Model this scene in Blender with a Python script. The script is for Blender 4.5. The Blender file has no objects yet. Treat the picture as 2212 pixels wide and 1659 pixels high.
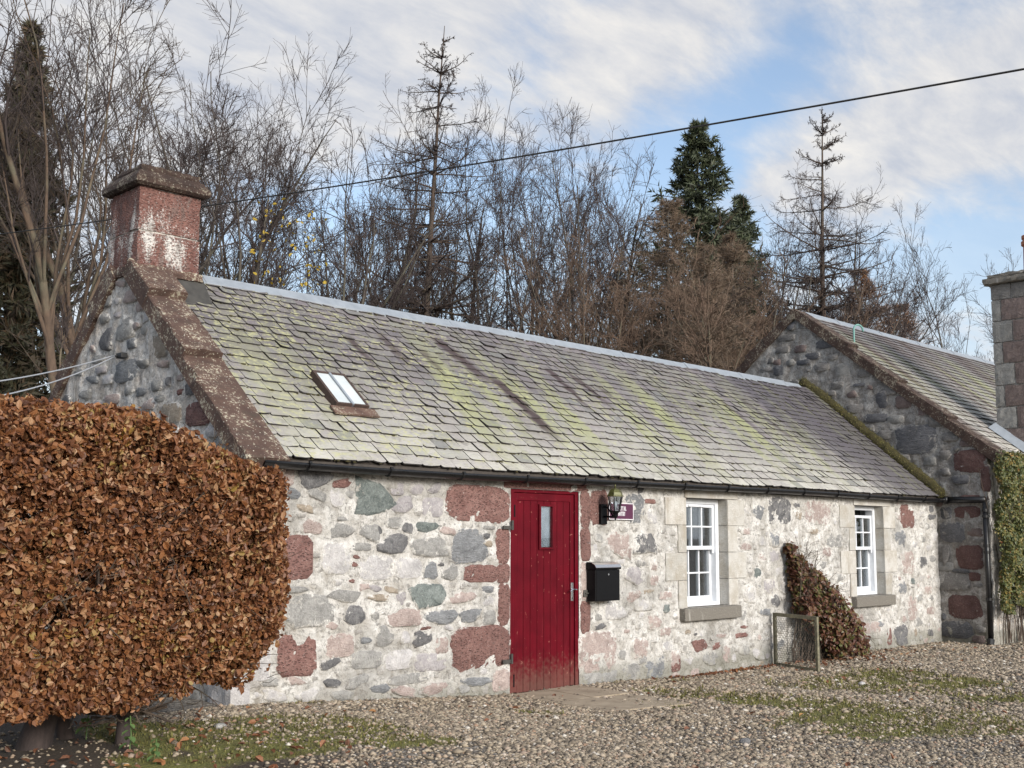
import bpy, math, random
import numpy as np
from mathutils import Vector

SC = bpy.context.scene
R = math.radians
rng = np.random.default_rng(7)
random.seed(7)

# ------------------------------------------------------------------ camera
CAM = (-4.906, -8.051, 1.535)
PITCH, ROLL, YAW, FPX, SH = 7.194, 0.271, -44.798, 2459.976, 17.106
cam_d = bpy.data.cameras.new('camera'); cam = bpy.data.objects.new('camera', cam_d)
SC.collection.objects.link(cam); SC.camera = cam
_pt, _ro, _ya = R(PITCH), R(ROLL), R(YAW)
cf = np.array([-math.sin(_ya)*math.cos(_pt), math.cos(_ya)*math.cos(_pt), math.sin(_pt)])
cr = np.array([math.cos(_ya), math.sin(_ya), 0.]); cu = np.cross(cr, cf)
cr, cu = cr*math.cos(_ro)+cu*math.sin(_ro), cu*math.cos(_ro)-cr*math.sin(_ro)
from mathutils import Matrix
m = Matrix(((cr[0], cu[0], -cf[0], CAM[0]), (cr[1], cu[1], -cf[1], CAM[1]), (cr[2], cu[2], -cf[2], CAM[2]), (0, 0, 0, 1)))
cam.matrix_world = m
cam_d.sensor_width = 36.0; cam_d.lens = FPX*36.0/2212; cam_d.shift_y = SH/2212
cam_d.clip_start = 0.1; cam_d.clip_end = 3000
C0 = np.array(CAM)

def ray(x, y): return cf+cr*(x-1106)/FPX-cu*(y-829.5-SH)/FPX
def on(x, y, ax, v):
    d = ray(x, y); return C0+d*(v-C0[ax])/d[ax]
def at(px, dist):
    """point on the ground plan at a horizontal distance in the direction of a photo column"""
    d = ray(px, 1157); h = math.hypot(d[0], d[1]); return np.array([C0[0]+d[0]/h*dist, C0[1]+d[1]/h*dist])
def zat(px, py, dist):
    d = ray(px, py); return C0[2]+d[2]/math.hypot(d[0], d[1])*dist

# ------------------------------------------------------------------ node helpers
class NT:
    def __init__(s, tree): s.t = tree; s.t.nodes.clear()
    def n(s, typ, ins=None, **props):
        nd = s.t.nodes.new(typ)
        for k, v in props.items(): setattr(nd, k, v)
        for k, v in (ins or {}).items():
            sock = nd.inputs[k]
            if isinstance(v, bpy.types.NodeSocket): s.t.links.new(v, sock)
            elif v is not None:
                if isinstance(v, tuple) and len(v) == 3 and sock.type == 'RGBA': v = (*v, 1)
                sock.default_value = v
        return nd
    def math(s, op, a, b=0.5, c=None, clamp=False):
        nd = s.n('ShaderNodeMath', {0: a, 1: b}, operation=op, use_clamp=clamp)
        if c is not None:
            if isinstance(c, bpy.types.NodeSocket): s.t.links.new(c, nd.inputs[2])
            else: nd.inputs[2].default_value = c
        return nd.outputs[0]
    def mix(s, f, a, b, mode='MIX'):
        nd = s.n('ShaderNodeMix', data_type='RGBA', blend_type=mode)
        for i, v in ((0, f), (6, a), (7, b)):
            if isinstance(v, bpy.types.NodeSocket): s.t.links.new(v, nd.inputs[i])
            else: nd.inputs[i].default_value = (*v, 1) if isinstance(v, tuple) else v
        return nd.outputs[2]
    def noise(s, vec, scale, detail=4, rough=.6, dist=0., col=False):
        nd = s.n('ShaderNodeTexNoise', {'Vector': vec, 'Scale': scale, 'Detail': detail, 'Roughness': rough, 'Distortion': dist})
        return nd.outputs['Color' if col else 'Fac']
    def vor(s, vec, scale, out='Distance', feature='F1'):
        return s.n('ShaderNodeTexVoronoi', {'Vector': vec, 'Scale': scale}, feature=feature).outputs[out]
    def rng(s, v, a, b, c=0., d=1., smooth=False):
        return s.n('ShaderNodeMapRange', {0: v, 1: a, 2: b, 3: c, 4: d}, interpolation_type='SMOOTHSTEP' if smooth else 'LINEAR').outputs[0]
    def ramp(s, f, stops, interp='LINEAR'):
        nd = s.n('ShaderNodeValToRGB', {0: f}); cr_ = nd.color_ramp; cr_.interpolation = interp
        while len(cr_.elements) < len(stops): cr_.elements.new(.5)
        for e, (p, c) in zip(cr_.elements, stops): e.position = p; e.color = (*c, 1)
        return nd.outputs[0]
    def scale(s, vec, sc):
        return s.n('ShaderNodeVectorMath', {0: vec, 1: sc}, operation='MULTIPLY').outputs[0]
    def pos(s): return s.n('ShaderNodeNewGeometry').outputs['Position']
    def sep(s, v): return s.n('ShaderNodeSeparateXYZ', {0: v}).outputs
    def bump(s, h, strength=.5, dist=.01, normal=None):
        return s.n('ShaderNodeBump', {'Height': h, 'Strength': strength, 'Distance': dist, 'Normal': normal}).outputs[0]
    def out(s, sh): s.n('ShaderNodeOutputMaterial', {0: sh})
    def bsdf(s, col, rough=.8, normal=None, **kw):
        ins = {'Base Color': col, 'Roughness': rough}
        if normal is not None: ins['Normal'] = normal
        ins.update({k.replace('_', ' '): v for k, v in kw.items()})
        nd = s.n('ShaderNodeBsdfPrincipled', ins); s.out(nd.outputs[0]); return nd

def newmat(name):
    mt = bpy.data.materials.new(name); mt.use_nodes = True
    return mt, NT(mt.node_tree)

# ------------------------------------------------------------------ world, sun, exposure
SUN_EL, SUN_DIR = R(20), Vector((-0.12, -0.99, 0)).normalized()
world = bpy.data.worlds.new('World'); SC.world = world; world.use_nodes = True
w = NT(world.node_tree)
sky = w.n('ShaderNodeTexSky', sky_type='NISHITA', sun_disc=False, sun_elevation=SUN_EL, sun_rotation=math.atan2(SUN_DIR.x, SUN_DIR.y), air_density=1.0, dust_density=1.2, ozone_density=1.5)
tc = w.n('ShaderNodeTexCoord').outputs['Generated']
X, Y, Z = w.sep(tc)
zz = w.math('ADD', w.math('MAXIMUM', Z, 0.0), 0.22)
pu = w.math('DIVIDE', X, zz); pv = w.math('DIVIDE', Y, zz)
pl = w.n('ShaderNodeCombineXYZ', {0: pu, 1: pv, 2: 0.0}).outputs[0]
rot = w.n('ShaderNodeMapping', {'Vector': pl, 'Rotation': (0, 0, R(-8)), 'Scale': (1.0, 1.9, 1), 'Location': (0.35, 0.5, 0)}).outputs[0]
n1 = w.noise(rot, 1.05, 3, .5, .3)
n2 = w.noise(rot, 5.5, 8, .62, .25)
n3 = w.noise(rot, 16., 5, .6, .2)
nn = w.math('ADD', w.math('MULTIPLY', n1, .62), w.math('ADD', w.math('MULTIPLY', n2, .30), w.math('MULTIPLY', n3, .08)))
# cloud banks of this sky, as soft lobes in (azimuth, elevation)
az = w.math('ARCTAN2', X, Y); el = w.math('ARCSINE', Z)
def lobe(caz, cel, raz, rel, tilt, amp):
    a = w.math('SUBTRACT', az, R(caz)); e = w.math('SUBTRACT', el, R(cel)); ct, st = math.cos(R(tilt)), math.sin(R(tilt))
    p = w.math('ADD', w.math('MULTIPLY', a, ct), w.math('MULTIPLY', e, st)); q = w.math('SUBTRACT', w.math('MULTIPLY', e, ct), w.math('MULTIPLY', a, st))
    p = w.math('DIVIDE', p, R(raz)); q = w.math('DIVIDE', q, R(rel))
    d = w.math('SQRT', w.math('ADD', w.math('MULTIPLY', p, p), w.math('MULTIPLY', q, q)))
    return w.rng(d, 1.0, 0.0, 0.0, amp, True)
tot = nn
for L_ in [(30, 24.5, 22, 11, 8, .26), (50, 22, 10, 5.5, 20, .10), (46, 16.5, 16, 4.5, -10, -.20), (56, 20.5, 12, 3.0, 34, -.12), (70, 21.0, 20, 3.6, 24, .24), (57, 16.8, 8, 1.8, 22, .10), (52, 25, 8, 4, 30, .14),
           (66, 12.5, 11, 3.2, 4, -.12), (22, 16, 12, 8, 0, .06)]:
    tot = w.math('ADD', tot, lobe(*L_))
cm = w.rng(tot, .37, .63, 0, 1, True)
lowhaze = w.rng(Z, .34, .02, 0., .80, True)
ccol = w.mix(w.rng(n2, .35, .7), (.42, .44, .49), (.66, .635, .60))
mask = w.math('MAXIMUM', w.math('MULTIPLY', cm, .93), lowhaze)
ccol = w.mix(w.math('MULTIPLY', lowhaze, w.math('SUBTRACT', 1.0, w.math('MULTIPLY', cm, .5))), ccol, (.55, .62, .72))
hs = w.n('ShaderNodeHueSaturation', {'Color': sky.outputs[0], 'Saturation': .88})
bg1 = w.n('ShaderNodeBackground', {'Color': hs.outputs[0], 'Strength': .15})
bg2 = w.n('ShaderNodeBackground', {'Color': ccol, 'Strength': .93})
ms = w.n('ShaderNodeMixShader', {0: mask, 1: bg1.outputs[0], 2: bg2.outputs[0]})
w.n('ShaderNodeOutputWorld', {0: ms.outputs[0]})
sun_d = bpy.data.lights.new('sun', 'SUN'); sun = bpy.data.objects.new('sun', sun_d); SC.collection.objects.link(sun)
sun_d.energy = 2.5; sun_d.angle = R(18); sun_d.color = (1, .96, .90)
sv = Vector((SUN_DIR.x*math.cos(SUN_EL), SUN_DIR.y*math.cos(SUN_EL), math.sin(SUN_EL)))
sun.rotation_euler = sv.to_track_quat('Z', 'Y').to_euler(); sun.location = (0, -10, 20)
SC.view_settings.view_transform = 'Standard'; SC.view_settings.look = 'None'
SC.view_settings.exposure = 0.60; SC.view_settings.gamma = 1; SC.view_settings.use_curve_mapping = False
SC.render.film_transparent = False

# ------------------------------------------------------------------ numpy value noise
_tab = rng.random((256, 256))
def vn(x, y):
    xi = np.floor(x).astype(int); yi = np.floor(y).astype(int); fx = x-xi; fy = y-yi
    fx = fx*fx*(3-2*fx); fy = fy*fy*(3-2*fy)
    g = lambda a, b: _tab[a % 256, b % 256]
    return (g(xi, yi)*(1-fx)+g(xi+1, yi)*fx)*(1-fy)+(g(xi, yi+1)*(1-fx)+g(xi+1, yi+1)*fx)*fy
def fbm(x, y, o=4):
    s, a, t = 0, 1, 0
    for i in range(o): s = s+a*vn(x*2**i+17*i, y*2**i+31*i); t += a; a *= .55
    return s/t
def sstep(a, b, x):
    t = np.clip((x-a)/(b-a), 0, 1); return t*t*(3-2*t)

# ------------------------------------------------------------------ object helpers
W0 = {}
def empty(name, loc, label=None, cat=None, group=None):
    o = bpy.data.objects.new(name, None); SC.collection.objects.link(o); o.location = [float(v) for v in loc]
    o.empty_display_size = .2; W0[o.name] = np.array(loc, float)
    props(o, label, cat, group); return o
def props(o, label=None, cat=None, group=None, kind=None):
    if label: o['label'] = label
    if cat: o['category'] = cat
    if group: o['group'] = group
    if kind: o['kind'] = kind
    return o
def mesh_np(name, V, faces, smooth=False, mats=None):
    """faces: list of int arrays [n,k]"""
    me = bpy.data.meshes.new(name); V = np.asarray(V, np.float32)
    faces = [np.asarray(f, np.int32) for f in faces if len(f)]
    me.vertices.add(len(V)); me.vertices.foreach_set('co', V.ravel())
    nl = sum(f.size for f in faces); nf = sum(len(f) for f in faces)
    me.loops.add(nl); me.polygons.add(nf)
    me.loops.foreach_set('vertex_index', np.concatenate([f.ravel() for f in faces]))
    tot = np.concatenate([np.full(len(f), f.shape[1], np.int32) for f in faces])
    st = np.concatenate([[0], np.cumsum(tot)[:-1]]).astype(np.int32)
    me.polygons.foreach_set('loop_start', st); me.polygons.foreach_set('loop_total', tot)
    me.polygons.foreach_set('use_smooth', np.full(nf, bool(smooth)))
    me.update(calc_edges=True); return me
def place(name, me, mat, parent=None, origin=None):
    o = bpy.data.objects.new(name, me); SC.collection.objects.link(o)
    if mat: me.materials.append(mat)
    og = np.array(origin if origin is not None else (0, 0, 0), float)
    W0[o.name] = og
    if parent: o.parent = parent; o.location = [float(v) for v in og-W0[parent.name]]
    else: o.location = [float(v) for v in og]
    return o
def obj(name, V, faces, mat, parent=None, smooth=False, rnd=None):
    V = np.asarray(V, float); og = V.mean(0)
    if not isinstance(faces[0], np.ndarray):
        d = {}
        for f in faces: d.setdefault(len(f), []).append(f)
        faces = [np.array(v) for v in d.values()]
    me = mesh_np(name, V-og, faces, smooth)
    if rnd is not None:
        a = me.attributes.new('rnd', 'FLOAT', 'POINT'); a.data.foreach_set('value', np.broadcast_to(np.asarray(rnd, np.float32), (len(V),)).copy())
    return place(name, me, mat, parent, og)

class MB:
    def __init__(s): s.v = []; s.f = []; s.n = 0
    def add(s, V, F):
        s.v.append(np.asarray(V, float)); s.f += [tuple(i+s.n for i in f) for f in F]; s.n += len(V); return s
    def box(s, a, b):
        x0, y0, z0 = a; x1, y1, z1 = b
        return s.add([(x0,y0,z0),(x1,y0,z0),(x1,y1,z0),(x0,y1,z0),(x0,y0,z1),(x1,y0,z1),(x1,y1,z1),(x0,y1,z1)],
              [(3,2,1,0),(4,5,6,7),(0,1,5,4),(1,2,6,5),(2,3,7,6),(3,0,4,7)])
    def obox(s, c, ax, ay, az, hx, hy, hz):
        c, ax, ay, az = (np.asarray(q, float) for q in (c, ax, ay, az)); V = []
        for k in (-1, 1):
            for (i, j) in ((-1,-1),(1,-1),(1,1),(-1,1)): V.append(c+ax*hx*i+ay*hy*j+az*hz*k)
        return s.add(V, [(3,2,1,0),(4,5,6,7),(0,1,5,4),(1,2,6,5),(2,3,7,6),(3,0,4,7)])
    def tube(s, P, r, n=8, cap=True):
        P = np.asarray(P, float); r = np.broadcast_to(r, (len(P),)); T = np.gradient(P, axis=0); V = []; F = []
        up = np.array([0, 0, 1.]) if abs(T[0][2]) < .9*np.linalg.norm(T[0]) else np.array([1., 0, 0])
        for i in range(len(P)):
            t = T[i]/np.linalg.norm(T[i]); a = np.cross(t, up); a /= np.linalg.norm(a); b = np.cross(a, t); up = b
            for k in range(n):
                q = 2*math.pi*k/n; V.append(P[i]+(a*math.cos(q)+b*math.sin(q))*r[i])
        for i in range(len(P)-1):
            for k in range(n): F.append((i*n+k, i*n+(k+1) % n, (i+1)*n+(k+1) % n, (i+1)*n+k))
        if cap: F.append(tuple(range(n))[::-1]); F.append(tuple((len(P)-1)*n+k for k in range(n)))
        return s.add(V, F)
    def lathe(s, c, prof, n=12, ph=0):
        V = []; F = []
        for (rr, z) in prof:
            for k in range(n):
                q = 2*math.pi*k/n+ph; V.append((c[0]+rr*math.cos(q), c[1]+rr*math.sin(q), c[2]+z))
        for i in range(len(prof)-1):
            for k in range(n): F.append((i*n+k, i*n+(k+1) % n, (i+1)*n+(k+1) % n, (i+1)*n+k))
        F.append(tuple(range(n))[::-1]); F.append(tuple((len(prof)-1)*n+k for k in range(n)))
        return s.add(V, F)
    def build(s, name, mat, parent=None, bevel=0, smooth=False):
        o = obj(name, np.concatenate(s.v), s.f, mat, parent, smooth)
        if bevel:
            b = o.modifiers.new('bevel', 'BEVEL'); b.width = bevel; b.segments = 2; b.limit_method = 'ANGLE'; b.angle_limit = R(40)
        return o

# ------------------------------------------------------------------ materials
M = {}
def mk(name, fn):
    mt, t = newmat(name); fn(t); M[name] = mt; return mt
def _flat(col, rough=.5, metal=0., nscale=40, var=.12, bump=.2, bd=.002, **kw):
    def f(t):
        p = t.pos(); nz = t.noise(p, nscale, 5)
        c = t.mix(t.rng(nz, .3, .7), tuple(v*(1-var) for v in col), tuple(min(1, v*(1+var)) for v in col))
        t.bsdf(c, t.rng(nz, .3, .7, rough*.85, min(1, rough*1.15)), t.bump(nz, bump, bd), Metallic=metal, **kw)
    return f

LIME = (.62, .59, .54)
def limecol(t, tint=1.0, warm=(.46, .43, .385), dark=(.23, .22, .20), damp=True, con=0.):
    p = t.pos(); x, y, z = t.sep(p)
    big = t.noise(p, 1.3, 5, .6); mid = t.noise(p, 6, 7, .7, .3); fine = t.noise(p, 38, 6, .75); gr = t.noise(p, 150, 3, .6)
    c = t.mix(t.rng(mid, .36, .60), warm, tuple(v*tint for v in (.80, .78, .745)))
    c = t.mix(t.rng(big, .50, .64, 0, .55), c, dark)
    c = t.mix(t.rng(t.noise(p, 17, 6, .72, .5), .54, .63, 0, .7), c, (.18, .17, .155))
    c = t.mix(t.rng(fine, .42, .30, 0, .8), c, (.12, .11, .095))
    c = t.mix(t.rng(gr, .55, .75, 0, .4), c, tuple(v*tint for v in (.80, .78, .75)))
    if con:
        q1 = t.noise(p, 9, 7, .72, .8); q2 = t.noise(p, 24, 6, .75, .5)
        c = t.mix(t.rng(q1, .50, .58, 0, con), c, (.16, .145, .13)); c = t.mix(t.rng(q1, .44, .38, 0, con*.8), c, (.62, .585, .545)); c = t.mix(t.rng(q2, .54, .62, 0, con), c, (.10, .092, .085)); c = t.mix(t.rng(q2, .42, .36, 0, con*.8), c, (.60, .57, .53))
    ck = t.math('ABSOLUTE', t.math('SUBTRACT', t.noise(p, 5.5, 5, .6, .9), .5)); c = t.mix(t.rng(ck, .012, .0, 0, .6), c, (.13, .12, .105))
    if damp:
        ft = t.math('ADD', z, t.math('MULTIPLY', mid, -.40)); c = t.mix(t.rng(ft, .04, -.14, 0, .6, True), c, (.15, .145, .10))
        st = t.noise(t.scale(p, (7, 7, .8)), 1.0, 5, .65, .3); c = t.mix(t.rng(st, .57, .70, 0, .5), c, (.23, .195, .15))
    return p, c, mid, fine, gr
def mortar(tint=1.0, warm=(.46, .43, .385), dark=(.23, .22, .20), con=0.):
    def f(t):
        p, c, mid, fine, gr = limecol(t, tint, warm, dark, True, con)
        h = t.math('ADD', t.math('MULTIPLY', mid, .9), t.math('ADD', t.math('MULTIPLY', fine, .8), t.math('MULTIPLY', gr, .25)))
        t.bsdf(c, .93, t.bump(h, 1.0, .03))
    return f
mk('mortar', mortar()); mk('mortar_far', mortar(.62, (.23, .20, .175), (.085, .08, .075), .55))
mk('mortar_gable', mortar(1.1, (.66, .58, .50), (.28, .24, .20), .4))

def stone(a, b, lime=.35, pits=0.0, lam=False, far=False):
    def f(t):
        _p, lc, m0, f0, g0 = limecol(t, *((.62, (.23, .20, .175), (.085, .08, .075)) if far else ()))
        p = t.pos(); oi = t.n('ShaderNodeObjectInfo').outputs['Random']; wx_ = t.rng(t.sep(p)[0], 3.9, 5.6, 0., .17, True) if not far else 0.; rim = t.n('ShaderNodeAttribute', attribute_name='rim').outputs['Fac']
        off = t.n('ShaderNodeVectorMath', {0: p, 1: t.n('ShaderNodeCombineXYZ', {0: t.math('MULTIPLY', oi, 31.), 1: 0.0, 2: t.math('MULTIPLY', oi, 17.)}).outputs[0]}, operation='ADD').outputs[0]
        q = t.scale(off, (1, 1, 4.)) if lam else off
        mid = t.noise(q, 13, 6, .7, .8); fine = t.noise(off, 70, 6, .7); big = t.noise(off, 5, 4, .6, .5)
        c = t.mix(t.rng(mid, .34, .64), a, b)
        c = t.mix(t.rng(big, .50, .66, 0, .5), c, tuple(v*.6 for v in a))
        c = t.mix(t.rng(oi, 0, 1, 0, .35), c, tuple(v*.65 for v in a))
        c = t.mix(t.rng(fine, .54, .70, 0, .4), c, tuple(min(1, v*1.6) for v in b))
        c = t.mix(t.rng(fine, .44, .32, 0, .6), c, tuple(v*.35 for v in a))
        lm = t.noise(p, 11, 7, .75, .4)
        k = t.math('ADD', t.math('MULTIPLY', rim, .62), t.math('ADD', wx_, t.math('MULTIPLY', t.math('SUBTRACT', lm, .5), 2.5)))
        c = t.mix(t.rng(k, .60-.42*lime, .70-.40*lime, 0, .95), c, lc)
        sp = t.vor(off, 55); c = t.mix(t.rng(sp, .17, .11, 0, .5), c, (.60, .59, .55))
        h = t.math('ADD', t.math('MULTIPLY', mid, 1.2), t.math('MULTIPLY', fine, .6))
        if pits:
            pv_ = t.n('ShaderNodeTexVoronoi', {'Vector': t.n('ShaderNodeMapping', {'Vector': off, 'Rotation': (0, R(35), 0), 'Scale': (1, 1, 2.2)}).outputs[0], 'Scale': 30., 'Randomness': 1.}).outputs['Distance']
            pt = t.rng(pv_, .05, .42); h = t.math('ADD', h, t.math('MULTIPLY', pt, pits*.9))
            c = t.mix(t.rng(pt, .5, .0, 0, .45), c, tuple(v*.45 for v in a))
        t.bsdf(c, .9, t.bump(h, 1.0, .018))
    return f
mk('sandstone_red', stone((.18, .088, .076), (.29, .165, .142), .04, 1.0))
mk('sandstone_pink', stone((.36, .285, .26), (.52, .43, .395), .55, .3))
mk('stone_pin', stone((.34, .325, .30), (.50, .47, .44), .8))
mk('stone_grey', stone((.24, .235, .225), (.42, .41, .39), .5))
mk('stone_pale', stone((.46, .44, .44), (.64, .62, .61), .75))
mk('stone_lilac', stone((.31, .29, .30), (.49, .46, .46), .55))
mk('stone_blue', stone((.17, .175, .185), (.34, .35, .36), .4, 0, True))
mk('stone_dark', stone((.085, .085, .09), (.24, .235, .235), .3))
mk('stone_green', stone((.10, .12, .115), (.27, .30, .285), .22))
mk('stone_brown', stone((.26, .215, .165), (.44, .375, .30), .55))
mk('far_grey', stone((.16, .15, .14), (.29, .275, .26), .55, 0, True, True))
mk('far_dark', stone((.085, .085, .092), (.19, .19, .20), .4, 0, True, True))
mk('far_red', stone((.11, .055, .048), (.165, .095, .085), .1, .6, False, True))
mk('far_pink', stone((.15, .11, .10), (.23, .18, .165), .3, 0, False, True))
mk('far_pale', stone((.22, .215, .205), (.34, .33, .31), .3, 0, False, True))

def dressed(t):
    p = t.pos(); x, y, z = t.sep(p); oi = t.n('ShaderNodeObjectInfo').outputs['Random']
    g = t.noise(p, 90, 4, .6); b = t.noise(p, 5, 5); m_ = t.noise(t.scale(p, (9, 9, 1.2)), 1., 4)
    c = t.mix(oi, (.40, .385, .35), (.56, .54, .50)); c = t.mix(t.rng(b, .42, .62, 0, .6), c, (.34, .295, .23)); c = t.mix(t.rng(t.noise(p, 22, 6, .75), .52, .66, 0, .5), c, (.66, .64, .61))
    c = t.mix(t.rng(m_, .58, .70, 0, .6), c, (.27, .22, .16)); c = t.mix(t.rng(g, .42, .3, 0, .5), c, (.25, .24, .22))
    t.bsdf(c, .9, t.bump(t.math('ADD', t.vor(p, 75), g), .8, .006))
mk('dressed_stone', dressed)
def sillm(t):
    p = t.pos(); g = t.noise(p, 70, 5, .7); m_ = t.noise(t.scale(p, (14, 14, 1.5)), 1., 4)
    c = t.mix(t.rng(g, .3, .7), (.11, .10, .085), (.23, .21, .18)); c = t.mix(t.rng(m_, .6, .72, 0, .7), c, (.5, .48, .44))
    c = t.mix(t.rng(t.vor(p, 50), .16, .1, 0, .7), c, (.62, .6, .55))
    t.bsdf(c, .9, t.bump(g, .7, .006))
mk('sill_stone', sillm)
def coping(dk=1.0, lich=1.0):
    def f(t):
        p = t.pos(); b = t.noise(p, 5, 5, .6, .4); g = t.noise(p, 38, 7, .72); f2 = t.noise(p, 120, 4)
        c = t.mix(t.rng(b, .35, .65), (.075*dk, .044*dk, .034*dk), (.14*dk, .085*dk, .064*dk))
        c = t.mix(t.rng(t.noise(p, 9, 4), .55, .7, 0, .6), c, (.07*dk, .055*dk, .04*dk))
        li = t.math('ADD', g, t.math('MULTIPLY', b, .55))
        c = t.mix(t.rng(li, .83, .90, 0, .85*lich), c, (.50, .46, .35))
        c = t.mix(t.rng(t.vor(p, 28), .17, .13, 0, .85*lich), c, (.58, .56, .47))
        t.bsdf(c, .92, t.bump(t.math('ADD', g, t.math('MULTIPLY', f2, .5)), .9, .012))
    return f
mk('coping_stone', coping()); mk('coping_far', coping(.55, .5)); mk('chimney_cap', coping(.5, .45))
def chimm(t):
    p = t.pos(); x, y, z = t.sep(p); b = t.noise(p, 4.5, 5, .65, .5); g = t.noise(p, 55, 6, .75); oi = t.n('ShaderNodeObjectInfo').outputs['Random']
    c = t.mix(t.rng(b, .3, .7), (.13, .058, .048), (.235, .115, .092)); c = t.mix(t.math('MULTIPLY', oi, .3), c, (.16, .075, .06))
    st = t.noise(t.scale(p, (7, 7, 1.4)), 1., 5, .6, .3)
    cz = t.rng(t.math('ABSOLUTE', t.math('SUBTRACT', z, 4.34)), 0., .36, .17, 0.)
    wm = t.math('ADD', t.math('MULTIPLY', g, .85), t.math('ADD', t.math('MULTIPLY', st, .75), cz))
    c = t.mix(t.rng(wm, .93, 1.03, 0, .92), c, (.66, .64, .60))
    c = t.mix(t.rng(t.noise(p, 60, 4, .7), .60, .68, 0, .8), c, (.55, .53, .50)); c = t.mix(t.rng(t.noise(t.scale(p, (6, 6, 2)), 1.6, 5, .65), .52, .66, 0, .6), c, (.17, .145, .13)); c = t.mix(t.rng(t.math('ABSOLUTE', t.math('SUBTRACT', z, 4.413)), .012, .004, 0, .8), c, (.40, .37, .33))
    mv = t.n('ShaderNodeMapping', {'Vector': p, 'Rotation': (0, R(55), 0), 'Scale': (1, 1, 2.6)}).outputs[0]
    pits_ = t.rng(t.vor(mv, 30), .1, .5); c = t.mix(t.rng(pits_, .5, 0, 0, .4), c, (.07, .03, .025))
    t.bsdf(c, .92, t.bump(t.math('ADD', g, t.math('MULTIPLY', pits_, 1.3)), .9, .012))
mk('chimney_sandstone', chimm)

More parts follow.
